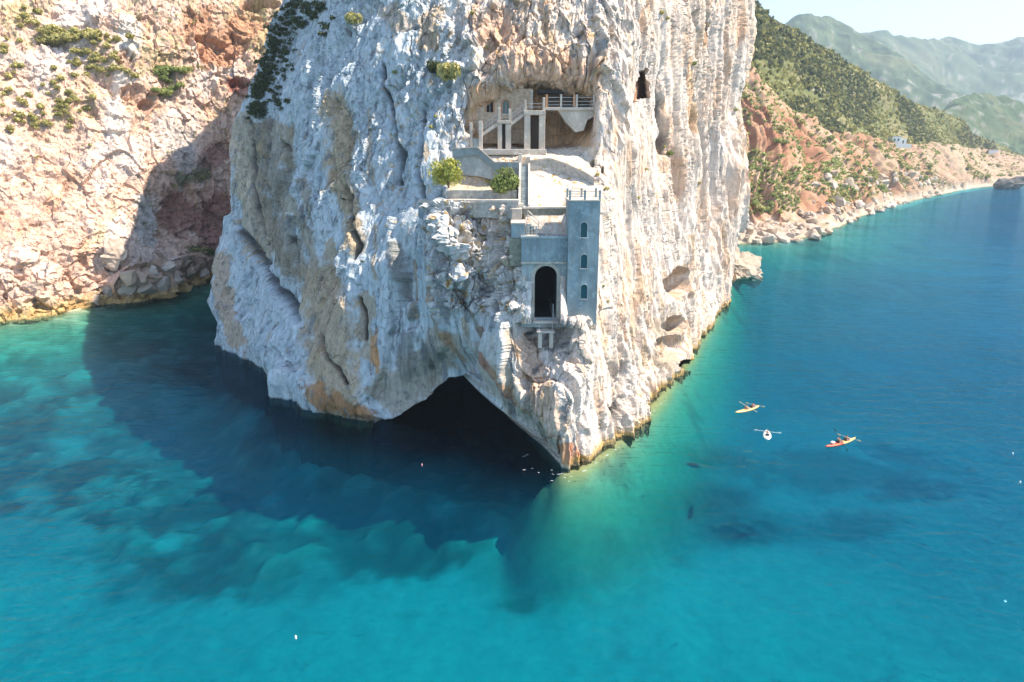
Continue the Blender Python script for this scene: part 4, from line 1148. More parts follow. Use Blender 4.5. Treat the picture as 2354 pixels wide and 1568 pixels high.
# ---- pillared stair in the grotto
def portico():
    Y = 90.4
    base = P(1165, 345, Y)
    t = tag(empty('pillared_stair', base), 'cream concrete stair on square pillars inside the grotto', 'stairs')
    def pillar(a, b, top, bot, y=Y, d=.6, m=PLAST): pbox(a, b, top, bot, y, y + d).build('pillar', m, t, .03)
    pillar(1080, 1086, 282, 342, Y - .2, .4); pillar(1100.5, 1109, 278, 344, Y - .3, .5, CAPM)
    pillar(1144, 1154, 284.3, 345); pillar(1162, 1175, 284.3, 346); pillar(1205, 1219, 264.3, 350, Y - .1, .8); pillar(1239, 1253, 264.3, 352, Y - .1, .8)
    pillar(1144.5, 1150, 246, 276.7, Y, .3); pillar(1169, 1175, 250, 276.7, Y, .3); pillar(1205, 1210, 230, 253.7, Y, .3); pillar(1247.5, 1253, 224, 253.7, Y, .3)
    pillar(1220, 1225, 206, 253.5, Y + 1.2, .4)
    pbox(1143, 1176, 277, 284, Y - .15, Y + 2.2).build('landing_slab', PLAST, t, .03)
    pbox(1204, 1254, 254, 264, Y - .25, Y + 3).build('upper_slab', PLAST, t, .03)
    pbox(1086, 1101, 318, 344, Y, Y + .25).build('parapet', CONC_L, t)
    pbox(1066, 1080, 318, 344, Y + .2, Y + .5).build('parapet', CAPM, t)
    def flight(ax, ay, bx, by):
        a, b = P(ax, ay, Y), P(bx, by, Y)
        A = [(a[0], Y, a[2] - .45), (b[0], Y, b[2] - .45), (b[0], Y, b[2]), (a[0], Y, a[2])]
        MB().prism(A, [(p[0], Y + .2, p[2]) for p in A]).build('stringer', PLAST, t)
        n = 9
        for k in range(n):
            x0 = a[0] + (b[0] - a[0]) * k / n; x1 = a[0] + (b[0] - a[0]) * (k + 1) / n; z = a[2] + (b[2] - a[2]) * (k + .6) / n
            MB().box(x0, x1, Y + .2, Y + 2, z - .3, z).build('step', CONC_L, t)
        for dz in (.45, .95):
            MB().bar((a[0], Y + .05, a[2] + dz), (b[0], Y + .05, b[2] + dz), .05).build('handrail', IRON, t)
        for k in np.linspace(.1, .9, 5):
            x = a[0] + (b[0] - a[0]) * k; z = a[2] + (b[2] - a[2]) * k
            MB().bar((x, Y + .05, z), (x, Y + .05, z + .98), .035).build('baluster', IRON, t)
    flight(1107, 306, 1144, 281); flight(1175, 281, 1206, 257)
    for a, b, z in ((1150, 1169, 262), (1150, 1169, 270), (1210, 1248, 238), (1210, 1248, 246)):
        MB().bar(P(a, z, Y + .1), P(b, z, Y + .1), .05).build('handrail', IRON, t)
    pbox(1154.2, 1161.8, 286, 345, Y + .35, Y + .45).build('door', DARK, t)
    pbox(1219.5, 1238.5, 266, 349, Y + 1.6, Y + 1.8).build('door', DOORM, t)
    pbox(1060, 1256, 343, 356, Y - 1.2, Y + 4).build('floor_slab', CAPM, t, .03)
portico()

def gallery():
    Y = 90.6
    t = tag(empty('cliff_gallery', P(1310, 254, Y)), 'railed gallery under the rock roof with a tapering cream wall below', 'gallery')
    pbox(1253.5, 1368, 246.5, 253, Y, Y + 3.5).build('floor_slab', CAPM, t, .03)
    pts = [(1283, 253.3), (1366, 253.3), (1366, 268), (1350, 276), (1342, 300), (1324, 304), (1302, 282)]
    A = [P(px_, py_, Y + .25) for px_, py_ in reversed(pts)]
    MB().prism(A, [(p[0], p[1] + 2.5, p[2]) for p in A]).build('infill_wall', PLAST, t)
    for x, m in ((1257, RUST), (1290, CAPM), (1320, RUST), (1326, CAPM), (1366, CAPM)):
        pbox(x - 2.2, x + 2.2, 217, 246.3, Y + .1, Y + .36).build('post', m, t)
    for z in (224, 233, 241):
        MB().bar(P(1254, z, Y + .2), P(1367, z, Y + .2), .05).build('rail', IRON, t)
    for a, b in ((1262, 1284), (1294, 1314), (1332, 1358)):
        pbox(a, b, 216, 245.5, Y + 3.2, Y + 3.4).build('door', DOORM, t)
    pbox(1236, 1296, 207, 214, Y + 1.8, Y + 3.6).build('shade_strip', DARK, t)  # near-black slab painted as the shade in the upper back openings
gallery()

def grotto_house():
    Y = 93.0
    x0, x1 = fx(1092, 240, Y), fx(1221, 240, Y)
    z0, z1 = fz(330, Y), fz(204, Y)
    t = tag(empty('grotto_house', ((x0 + x1) / 2, Y, z0)), 'old rubble stone house front with brick arched windows inside the grotto', 'house')
    k = Y / F * .95
    ops = [(fx(1126, 240, Y), fz(258, Y), 15 * k, fz(232, Y)), (fx(1163, 240, Y), fz(262, Y), 15 * k, fz(238, Y))]
    arched_wall(x0, x1, z0, z1, Y, Y + 1.2, ops, .5).build('wall', OCHRE, t)
    for i, o in enumerate(ops):
        w = arch_pane(*o, Y + .35).build('window', GLASS if i else DARK, t)
        arch_ring(*o, .22, Y - .003, .05).build('brick_surround', BRICK, w)
        MB().box(o[0] - .03, o[0] + .03, Y + .30, Y + .345, o[1], o[3] + o[2] * .5).build('mullion', PLAST, w)
grotto_house()
# ------------------------------------------------------------------ plants and boulders
rng = np.random.default_rng(7)
def leaf_mat(name, c0, c1):
    m, n, l = new_mat(name)
    b = n['Principled BSDF']; b.inputs['Roughness'].default_value = .8
    b.inputs['Specular IOR Level'].default_value = .2
    g = n.new('ShaderNodeNewGeometry'); oi = n.new('ShaderNodeObjectInfo')
    t = n.new('ShaderNodeTexNoise'); t.inputs['Scale'].default_value = 2.2; t.inputs['Detail'].default_value = 3
    l.new(g.outputs['Position'], t.inputs['Vector'])
    a = n.new('ShaderNodeMath'); a.operation = 'ADD'; l.new(t.outputs[0], a.inputs[0])
    a2 = n.new('ShaderNodeMath'); a2.operation = 'MULTIPLY_ADD'; l.new(g.outputs['Random Per Island'], a2.inputs[0]); a2.inputs[1].default_value = .5; a2.inputs[2].default_value = -.5
    l.new(a2.outputs[0], a.inputs[1])
    a3 = n.new('ShaderNodeMath'); a3.operation = 'MULTIPLY_ADD'; l.new(oi.outputs['Random'], a3.inputs[0]); a3.inputs[1].default_value = .7; l.new(a.outputs[0], a3.inputs[2])
    mx = n.new('ShaderNodeMix'); mx.data_type = 'RGBA'; mx.inputs[6].default_value = (*c0, 1); mx.inputs[7].default_value = (*c1, 1)
    l.new(a3.outputs[0], mx.inputs[0]); l.new(mx.outputs[2], b.inputs['Base Color'])
    tr = n.new('ShaderNodeBsdfTranslucent'); l.new(mx.outputs[2], tr.inputs['Color'])
    ms = n.new('ShaderNodeMixShader'); ms.inputs[0].default_value = .25
    l.new(b.outputs[0], ms.inputs[1]); l.new(tr.outputs[0], ms.inputs[2]); l.new(ms.outputs[0], n['Material Output'].inputs['Surface'])
    return m
LEAF_OLIVE = leaf_mat('olive_foliage', (0.30, 0.285, 0.095), (0.56, 0.50, 0.20))
LEAF_GREEN = leaf_mat('green_foliage', (0.15, 0.20, 0.06), (0.36, 0.40, 0.13))
LEAF_DARK = leaf_mat('dark_maquis', (0.045, 0.065, 0.03), (0.13, 0.14, 0.055))
LEAF_YELLOW = leaf_mat('yellow_green_foliage', (0.20, 0.23, 0.04), (0.46, 0.45, 0.10))  # yellow-green leaves of the tree on the ledge
LEAF_HILL = leaf_mat('hillside_maquis', (0.075, 0.095, 0.045), (0.20, 0.20, 0.09))
BARK = plain('grey_bark', (0.18, 0.13, 0.09), .9, 0, .2, 6, .2)

def leaf_cloud(seed, n, flat=.75, leaf=.09, lobes=6, gaps=.3):
    """leaf sized quads through the volume of a lumpy unit crown sitting on z = 0"""
    r = np.random.default_rng(seed)
    lc = r.normal(size=(lobes, 3)); lc /= np.linalg.norm(lc, axis=1, keepdims=True)
    lc *= r.uniform(.25, .62, (lobes, 1)); lc[:, 2] = np.abs(lc[:, 2]) * .8
    lr = r.uniform(.30, .52, lobes)
    k = r.integers(0, lobes, n)
    d = r.normal(size=(n, 3)); d /= np.linalg.norm(d, axis=1, keepdims=True)
    rad = r.uniform(.55, 1.08, n) ** .6
    p = lc[k] + d * (lr[k] * rad)[:, None]
    p[:, 2] = (p[:, 2] + .35) * flat
    keep = (p[:, 2] > -.05) & (noise(p[:, 0] * 2.6, p[:, 1] * 2.6, p[:, 2] * 2.6, seed) > -gaps)
    p, d = p[keep], d[keep]; n = len(p)
    nn = d + r.normal(size=(n, 3)) * .55; nn /= np.linalg.norm(nn, axis=1, keepdims=True)
    u = np.cross(nn, r.normal(size=(n, 3))); u /= np.linalg.norm(u, axis=1, keepdims=True); v = np.cross(nn, u)
    s = leaf * r.uniform(.6, 1.4, (n, 1))
    q = np.stack([p - u * s - v * s * .6, p + u * s - v * s * .6, p + u * s * .7 + v * s, p - u * s * .7 + v * s], 1).reshape(-1, 3)
    return q.astype(np.float32), np.arange(4 * n, dtype=np.int32).reshape(-1, 4)

def cloud_mesh(name, seed, n, mat, **k):
    q, f = leaf_cloud(seed, n, **k)
    o = raw_mesh(name, q, f, mat, None, False); me = o.data
    bpy.data.objects.remove(o)
    return me
BUSH = {}
for key, mat in (('olive', LEAF_OLIVE), ('green', LEAF_GREEN), ('dark', LEAF_DARK)):
    BUSH[key] = [cloud_mesh('shrub_leaves', 100 + 7 * i + len(key), 900, mat, leaf=.075, lobes=8 + i) for i in range(3)]
LOWB = {k: [cloud_mesh('small_shrub_leaves', 300 + 7 * i + len(k), 240, m, leaf=.125, lobes=6 + i) for i in range(3)] for k, m in (('olive', LEAF_OLIVE), ('green', LEAF_GREEN), ('dark', LEAF_DARK))}

def flatten(S, mask=None):
    px, py = proj(S['X'], S['Y'], S['Z'])
    px, py = px.ravel(), py.ravel(); xyz = np.stack([S['X'].ravel(), S['Y'].ravel(), S['Z'].ravel()], -1)
    return px, py, xyz
FH, FW_, FE = flatten(HEAD), flatten(WEST), flatten(EAST)
def pick(FS, px, py, tol=4.0):
    d = np.hypot(FS[0] - px, FS[1] - py)
    i = np.where(d < tol)[0]
    if len(i) == 0: i = np.array([np.argmin(d)])
    y = FS[2][i, 1]
    return FS[2][i[np.argmin(y)]]
def shrub(FS, px, py, wpx, kind, label, group, name='shrub', sz=1.0, small=False, sink=.2, out=.12):
    p = pick(FS, px, py)
    d = p[1] * cp + (CAM_Z - p[2]) * sp
    w = wpx / F * d
    me = (LOWB if small else BUSH)[kind][int(rng.integers(0, 3))]
    o = bpy.data.objects.new(name, me); COL.objects.link(o)
    s = w / 1.7
    o.scale = (s, s, s * sz); o.rotation_euler = (0, 0, float(rng.uniform(0, 6.28)))
    o.location = (p[0], p[1] - out * w, p[2] - sink * w)
    return tag(o, label, 'shrub', group)

def word(v, cuts, names):
    return names[int(np.searchsorted(cuts, v))]
def size_word(w, a, b): return word(w, [a, b], ['small', 'medium-sized', 'large'])
# --- trees beside the stair
def tree(px, py, wpx, hpx, Y, seed, mat, label):
    b = P(px, py, Y)
    t = tag(empty('small_tree', b), label, 'tree')
    k = (Y * cp + 2) / F; w, h = wpx * k, hpx * k
    me = cloud_mesh('crown_leaves', seed, 4200, mat, leaf=.038, lobes=17, gaps=.16, flat=.85)
    c = bpy.data.objects.new('crown', me); COL.objects.link(c); c.parent = t
    c.scale = (w / 1.75, w / 1.75, h / 1.25); c.location = (0, 0, -h * .06)
    mb = MB(); L = Vector(b)
    mb.tube([L + Vector((0, 0, -.6)), L + Vector((.05, 0, h * .3)), L + Vector((-.08, .05, h * .62))], [.13, .10, .05])
    for a in range(6):
        q = a * 1.05 + .3
        mb.tube([L + Vector((0, 0, h * (.12 + .05 * a))), L + Vector((math.cos(q) * w * .2, math.sin(q) * w * .2, h * (.3 + .05 * a))), L + Vector((math.cos(q) * w * .36, math.sin(q) * w * .36, h * (.42 + .06 * a)))], [.07, .045, .02], 5)
    mb.build('trunk', BARK, t, smooth=True)
tree(1031, 420, 76, 84, 83.2, 51, LEAF_YELLOW, 'round yellow-green tree at the west end of the ledge')
tree(1162, 440, 78, 68, 82.6, 52, LEAF_GREEN, 'dense green tree leaning against the long white stair')
# --- shrubs of the headland that stand out
shrub(FH, 1038, 172, 58, 'olive', 'large olive shrub high on the cliff left of the grotto', None, sz=1.5, out=.34)
shrub(FH, 1003, 162, 40, 'dark', 'brownish dark shrub growing against the large olive one', None, sz=1.5, out=.34)
shrub(FH, 812, 46, 46, 'olive', 'yellowish shrub on the rim at the top of the cliff', None, sz=1.2, out=.3)
for (x, y, w, k) in ((995, 290, 16, 'olive'), (1000, 268, 12, 'olive'), (905, 165, 14, 'green'), (1538, 350, 20, 'green'), (1530, 335, 12, 'olive'), (1470, 452, 12, 'olive'),
                     (1596, 145, 16, 'green'), (1488, 388, 12, 'olive'), (1525, 28, 16, 'olive'), (1083, 30, 16, 'olive'), (1120, 108, 14, 'olive'), (1536, 42, 12, 'olive'), (1612, 420, 10, 'olive'),
                     (1690, 250, 12, 'green'), (1388, 655, 9, 'olive'), (1400, 690, 9, 'olive'), (1432, 700, 8, 'olive'), (1120, 415, 12, 'olive'), (830, 600, 9, 'dark'), (790, 455, 10, 'dark'), (960, 380, 8, 'olive'),
                     (1085, 500, 9, 'olive'), (1112, 545, 10, 'olive'), (1060, 520, 8, 'olive'), (1098, 620, 8, 'olive'), (1045, 560, 8, 'olive'), (1395, 430, 16, 'olive'), (1372, 398, 14, 'olive'), (1320, 390, 10, 'olive'), (1250, 380, 8, 'olive')):
    shrub(FH, x, y, w, k, 
          '%s %s shrub in a cliff crevice, %s' % (size_word(w, 9.5, 13), {'olive': 'yellowish', 'green': 'green', 'dark': 'dark'}[k],
          'far east face' if x > 1580 else 'sunny east face %s' % word(y, [100, 400, 600], ['near top', 'right of grotto', 'right of tower top', 'beside tower foot']) if x > 1382 else
          'on the bare gravel slope' if x > 1230 else 'broken rock under path' if y > 470 and x > 1030 else 'above the grotto' if y < 120 and x > 1060 else
          'on the planted ledge' if x > 1100 else 'shaded west face %s' % ('high up' if y < 400 else 'halfway down') if x < 920 else 'left of the grotto, %s' % word(y, [275, 330], ['higher one', 'lower one', 'lowest one'])), 'crevice shrubs of the headland', small=True)
# --- dark scrub on the shaded western rim, one mass
def mass_at(name, pts, sizes, mat, label, n=110, leaf=.10):
    protos = [leaf_cloud(500 + k, n, leaf=leaf, lobes=4) for k in range(4)]
    V, Q, off = [], [], 0
    for p_, s0 in zip(pts, sizes):
        q, f = protos[int(rng.integers(0, 4))]
        s = s0 * rng.uniform(.6, 1.4); a_ = rng.uniform(0, 6.28); c_, s_ = math.cos(a_), math.sin(a_)
        v = q * s; v = np.stack([v[:, 0] * c_ - v[:, 1] * s_, v[:, 0] * s_ + v[:, 1] * c_, v[:, 2]], -1) + np.asarray(p_) - (0, 0, .2 * s)
        V.append(v); Q.append(f + off); off += len(v)
    o = raw_mesh(name, np.concatenate(V), np.concatenate(Q), mat, None, False)
    o['kind'] = 'stuff'; o['label'] = label; o['category'] = 'scrub'
pts = []
for i in range(260):
    t = rng.uniform(0, 1)
    x = np.interp(t, [0, .3, .55, .8, 1], [690, 640, 612, 594, 588]) + rng.normal() * 11 + (1 - t) * rng.uniform(-20, 45)
    y = np.interp(t, [0, .3, .55, .8, 1], [5, 70, 150, 215, 265]) + rng.normal() * 8
    pts.append(pick(FH, x, y))
for (x, y) in ((720, 40), (745, 60), (700, 20), (735, 20), (665, 140), (630, 215), (640, 240), (690, 60), (655, 180)):
    for k in range(6): pts.append(pick(FH, x + rng.normal() * 9, y + rng.normal() * 9))
mass_at('rim_scrub', pts, [.95] * len(pts), LEAF_DARK, 'dark evergreen scrub matted along the shaded western rim of the headland')
# --- shrubs on the west cliff
WSH, WREST = [], []
for (cx, cy, rx, ry, n, k, s0, s1) in ((140, 80, 50, 16, 16, 'olive', 14, 34), (200, 80, 25, 14, 7, 'olive', 12, 28), (255, 95, 40, 30, 12, 'olive', 8, 20), (60, 40, 40, 25, 8, 'olive', 8, 20),
                                       (230, 150, 60, 40, 22, 'olive', 7, 20), (60, 250, 60, 50, 26, 'olive', 7, 18), (160, 230, 70, 60, 30, 'olive', 6, 18), (20, 130, 25, 60, 12, 'olive', 8, 18),
                                       (400, 165, 32, 10, 8, 'green', 14, 28), (395, 195, 18, 22, 9, 'green', 14, 30), (455, 155, 20, 8, 5, 'green', 12, 20), (520, 170, 25, 25, 8, 'olive', 8, 16),
                                       (420, 40, 40, 30, 7, 'olive', 8, 16), (600, 20, 20, 12, 4, 'green', 10, 18), (90, 290, 10, 16, 3, 'green', 14, 24), (150, 250, 18, 16, 4, 'green', 10, 20),
                                       (430, 410, 45, 16, 14, 'dark', 10, 20), (480, 575, 40, 7, 12, 'dark', 10, 18), (420, 330, 50, 40, 14, 'dark', 7, 14), (350, 480, 40, 60, 10, 'dark', 6, 10), (490, 500, 40, 40, 10, 'dark', 6, 10), (60, 420, 60, 60, 6, 'olive', 6, 12)):
    for i in range(n):
        x, y = cx + rng.normal() * rx * .6, cy + rng.normal() * ry * .6
        if x < -5 or y < -5: continue
        if len(WSH) >= 135 and s1 < 25: 
            WREST.append((pick(FW_, x, y), rng.uniform(s0, s1) * .05)); continue
        w = rng.uniform(s0, s1)
        lab = '%s %s shrub, %s on western cliff, %s' % (size_word(w, 11, 18), {'olive': 'yellow-green', 'green': 'bright green', 'dark': 'dark shaded'}[k],
              word(y, [50, 110, 180, 260, 380, 520], ['top', 'high', 'upper part', 'halfway up', 'lower part', 'low', 'foot']),
              word(x, [40, 110, 180, 250, 330, 400, 460, 520], ['at the left edge', 'near the left edge', 'left of pale streaks', 'among pale streaks', 'right of pale streaks', 'above shadow edge', 'left of red recess', 'by red recess', 'next to headland']))
        WSH.append(shrub(FW_, x, y, w * 1.35, k, lab, 'shrubs of the western cliff', small=s1 < 25, sz=1.05, out=.2))
if WREST: mass_at('cliff_scrub', [q for q, _ in WREST], [q for _, q in WREST], LEAF_OLIVE, 'small scattered scrub between the shrubs of the western cliff')
# --- east slope: single shrubs on the red bank, the wood above as one mass
EB = EAST['bank'].ravel(); ey = FE[2]
vis = (FE[0] > 1690) & (FE[0] < 2360) & (ey[:, 2] > 7)
cl = fbm(ey[:, 0] * .03, ey[:, 1] * .03, ey[:, 2] * .03, 3, 77)
cand = np.where(vis & (EB > .8) & (cl + rng.normal(size=len(cl)) * .12 > .12))[0]
for i in rng.choice(cand, min(100, len(cand)), replace=False):
    w = rng.uniform(11, 26) * np.interp(ey[i, 1], [260, 500, 800], [1.15, .75, .5])
    k = 'olive' if rng.random() < .5 else 'green'
    lab = '%s %s shrub, red bank %s, %s' % (size_word(w, 11, 17), k, word(FE[1][i], [250, 330, 400, 460], ['at the top edge', 'high up', 'halfway down', 'low down', 'just above the shore']),
          word(FE[0][i], [1750, 1810, 1880, 1960, 2050, 2150, 2250], ['beside the headland', 'near the headland', 'above wide boulder shore', 'above narrowing boulder shore', 'left of the white house', 'below the white house', 'right of the white house', 'at the far end']))
    shrub(FE, FE[0][i], FE[1][i], w, k, lab, 'shrubs of the red eastern bank', small=True, sz=.85)
def mass(name, idx, size, mat, label, n=26, leaf=.3):
    protos = [leaf_cloud(500 + k, n, leaf=leaf, lobes=4) for k in range(4)]
    V, Q, off = [], [], 0
    for i in idx:
        q, f = protos[int(rng.integers(0, 4))]
        s = size * rng.uniform(.5, 1.5); a = rng.uniform(0, 6.28); c_, s_ = math.cos(a), math.sin(a)
        v = q * s; v = np.stack([v[:, 0] * c_ - v[:, 1] * s_, v[:, 0] * s_ + v[:, 1] * c_, v[:, 2]], -1) + ey[i] - (0, 0, .2 * s)
        V.append(v); Q.append(f + off); off += len(v)
    o = raw_mesh(name, np.concatenate(V), np.concatenate(Q), mat, None, False)
    o['kind'] = 'stuff'; o['label'] = label; o['category'] = 'scrub'
hill = np.where((FE[0] > 1680) & (FE[0] < 2380) & (EB < .5) & (FE[1] > -20))[0]
hc = fbm(ey[hill, 0] * .02, ey[hill, 1] * .02, ey[hill, 2] * .02, 3, 78)
hd = hill[hc > -.05]; hl = hill
mass('evergreen_scrub', rng.choice(hd, min(2600, len(hd)), replace=False), 2.0, LEAF_HILL, 'dense dark evergreen scrub covering the hillside above the red bank')
mass('olive_scrub', rng.choice(hl, 2600, replace=False), 1.8, LEAF_OLIVE, 'low olive scrub between the dark bushes of the hillside')
bnk = np.where(vis & (EB > .5) & (cl > -.1))[0]
mass('bank_scrub', rng.choice(bnk, min(4200, len(bnk)), replace=False), 1.1, LEAF_GREEN, 'low green growth scattered over the red bank', n=18)

# ------------------------------------------------------------------ boulders
def boulder_mesh(name, seed, mat, sub=2, sq=(1.15, .95, .95)):
    bm = bmesh.new(); bmesh.ops.create_icosphere(bm, subdivisions=sub, radius=1)
    co = np.array([v.co for v in bm.verts])
    r = np.random.default_rng(seed)
    for _ in range(15):                                    # flat broken faces
        n_ = r.normal(size=3); n_ /= np.linalg.norm(n_); h = r.uniform(.42, .80)
        e = co @ n_ - h; co -= np.where(e > 0, e, 0)[:, None] * n_
    co *= (1.15 + .30 * fbm(co[:, 0] * 1.9, co[:, 1] * 1.9, co[:, 2] * 1.9, 4, seed))[:, None]
    if sub > 2: co *= (1 + .16 * facets(co[:, 0] * 1.6, co[:, 1] * 1.6, co[:, 2] * 1.6, seed)[0] + .07 * facets(co[:, 0] * 4, co[:, 1] * 4, co[:, 2] * 4, seed + 1)[0])[:, None]
    co *= np.array(sq)
    for v, c in zip(bm.verts, co): v.co = c
    me = bpy.data.meshes.new(name); bm.to_mesh(me); bm.free(); me.materials.append(mat)
    return me
B_PALE = plain('pale_boulder', (0.46, 0.38, 0.31), .95, 0, .22, 1.2, .8, 3)
B_TAN = plain('tan_boulder', (0.44, 0.33, 0.24), .95, 0, .25, 1.2, .8, 3)
B_DARK = plain('dark_sea_rock', (0.12, 0.11, 0.10), .95, 0, .25, 1.2, .8, 3)
BM = [boulder_mesh('boulder', 10 + i, B_PALE if i % 3 else B_TAN) for i in range(6)]
def boulder(loc, s, me, label, group=None, name='boulder', sz=1.0):
    o = bpy.data.objects.new(name, me); COL.objects.link(o)
    o.location = loc; o.scale = (s, s, s * sz); o.rotation_euler = (float(rng.uniform(-.4, .4)), float(rng.uniform(-.4, .4)), float(rng.uniform(0, 6.28)))
    return tag(o, label, 'boulder', group)
shore = np.array([(p[0], p[1]) for p in SHORE_E[1:7]])
seglen = np.r_[0, np.cumsum(np.hypot(*np.diff(shore, axis=0).T))]
for i in range(250):
    t = rng.random() ** 1.5 * seglen[-1]
    x, y = np.interp(t, seglen, shore[:, 0]), np.interp(t, seglen, shore[:, 1])
    wide = np.interp(t, [0, 60, 160, 330], [20, 20, 12, 6])
    o_ = rng.uniform(-2.5, wide)
    # inland is up and left of the shore line
    x -= o_ * .55; y += o_ * .83
    s = rng.uniform(.6, 2.3) * (1 if rng.random() < .8 else 1.7)
    k_ = int(rng.integers(0, 6))
    gz = FE[2][np.argmin((FE[2][:, 0] - x) ** 2 + (FE[2][:, 1] - y) ** 2), 2]
    boulder((x, y, max(gz, -.5) + .1 * s), s, BM[k_],
            '%s %s shore boulder %s, %s' % (size_word(s, 1.1, 1.9), 'tan' if BM[k_].materials[0] is B_TAN else 'pale', word(o_, [0, 4, 9], ['in the water', 'at the waterline', 'above the waterline', 'below the bank']),
            word(t, [12, 30, 55, 85, 120, 170, 240], ['beside the headland', 'near the headland', 'nearer eastern rubble', 'farther eastern rubble', 'narrowing eastern rubble', 'past eastern rubble', 'toward far beach', 'by far beach'])), 'boulders along the eastern shore')
big = boulder_mesh('skerry_rock', 90, plain('headland_foot_rock', (0.42, 0.34, 0.26), .95, 0, .35, .9, 1.0, 2.5), 5, (1, 1, 1))
p = W(1688, 640)
boulder((p[0] + .2, p[1] + 3, 1.4), 6.6, big, 'large pale rock jutting into the sea at the far foot of the headland', name='sea_rock', sz=1.0)
p = W(2330, 432)
boulder((p[0], p[1] + 6, 2.0), 12, boulder_mesh('dark_rock', 91, B_DARK, 3, (1, .7, .75)), 'dark rock in the water off the far beach', name='sea_rock')
q = pick(FW_, 268, 590)
boulder((q[0] + 1.5, q[1] - 1.5, q[2] + .6), 3.4, boulder_mesh('perched_boulder', 92, plain('perched_boulder_rock', (0.60, 0.46, 0.36), .95, 0, .2, 1, .8, 3), 4, (1, .9, 1.15)), 'big rounded boulder perched at the edge of the cove shadow', sz=1.0)
for k, (x, y, s) in enumerate(((300, 650, 2.2), (340, 668, 2.8), (375, 655, 2.0), (330, 640, 1.8), (290, 672, 2.0), (410, 640, 1.6), (440, 632, 1.8), (470, 626, 1.6), (250, 670, 1.8), (220, 690, 1.6), (395, 615, 1.5), (355, 620, 1.4))):
    q = pick(FW_, x, y)
    boulder((q[0], q[1], q[2] + .2 * s), s, BM[k % 6], '%s brown boulder heaped in the western cove, %s' % (size_word(s, 1.7, 2.1), word(x, [260, 310, 350, 390, 430], ['at the sunlit edge', 'just inside the shadow', 'left of the middle', 'in the middle', 'right of the middle', 'deepest in the cove'])), 'boulders in the western cove')
ORD = 'first second third fourth fifth sixth seventh eighth ninth tenth eleventh twelfth thirteenth fourteenth fifteenth sixteenth seventeenth eighteenth nineteenth twentieth'.split()
seen = {}
for o in COL.objects:
    if o.parent is None and o.get('category') in ('shrub', 'boulder'): seen.setdefault(o['label'], []).append(o)
for lab, os_ in seen.items():
    if len(os_) > 1:
        os_.sort(key=lambda o: float(proj(o.location.x, o.location.y, o.location.z)[0]))
        for i, o in enumerate(os_[:20]):
            new_ = lab + ', %s from left' % ORD[i]
            if len(new_.split()) <= 16: o['label'] = new_
def beach():
    pts = [W(2030, 476), W(2100, 456), W(2170, 441), W(2240, 430), W(2300, 422), W(2380, 414)]
    A = np.array([(p_[0], p_[1]) for p_ in pts]); n_ = 40
    t = np.linspace(0, len(A) - 1, n_); L = np.stack([np.interp(t, range(len(A)), A[:, 0]), np.interp(t, range(len(A)), A[:, 1])], -1)
    d = np.gradient(L, axis=0); d /= np.linalg.norm(d, axis=1, keepdims=True); nrm = np.stack([-d[:, 1], d[:, 0]], -1)
    rows = [(-9, -1.2), (-1, .25), (8, 1.0), (20, 2.4)]
    X = np.stack([L[:, 0] + nrm[:, 0] * r for r, _ in rows]); Y = np.stack([L[:, 1] + nrm[:, 1] * r for r, _ in rows]); Z = np.stack([np.full(n_, z) for _, z in rows])
    setting(grid_obj('beach', X, Y, Z, plain('beach_shingle', (0.60, 0.54, 0.46), .95, 0, .15, .3, .3, 1)))
beach()

def foam():
    V, Q = [], []
    for i in range(30):
        t = rng.random()
        if i < 12: x, y = 1245 + 66 * t + rng.normal() * 6, 1091 + 5 * math.sin(t * 9) + rng.normal() * 6
        elif i < 14: x, y = 1225 + rng.normal() * 20, 1075 + rng.normal() * 10
        elif i < 17: x, y = 1205 + rng.normal() * 14, 1052 + rng.normal() * 9
        else: x, y = np.interp(t, [0, .5, 1], [1330, 1430, 1520]) + 6, np.interp(t, [0, .5, 1], [1080, 1012, 915]) + 7
        p = W(x, y, .03); n_ = 7; k = len(V)
        a, b_ = rng.uniform(.06, .24), rng.uniform(.015, .04)
        V.append((p[0], p[1], .05))
        for j in range(n_):
            q = 2 * math.pi * j / n_; r_ = rng.uniform(.5, 1.2)
            V.append((p[0] + math.cos(q) * a * r_, p[1] + math.sin(q) * b_ * r_, .015))
        Q += [(k, k + 1 + j, k + 1 + (j + 1) % n_) for j in range(n_)]
    o = raw_mesh('foam', np.array(V, np.float32), np.array(Q, np.int32), plain('sea_foam', (.55, .60, .62), .8, 0, .05, 3, 0), None, True)
    o['kind'] = 'stuff'; o['label'] = 'flecks of white foam where the water laps the headland'
foam()
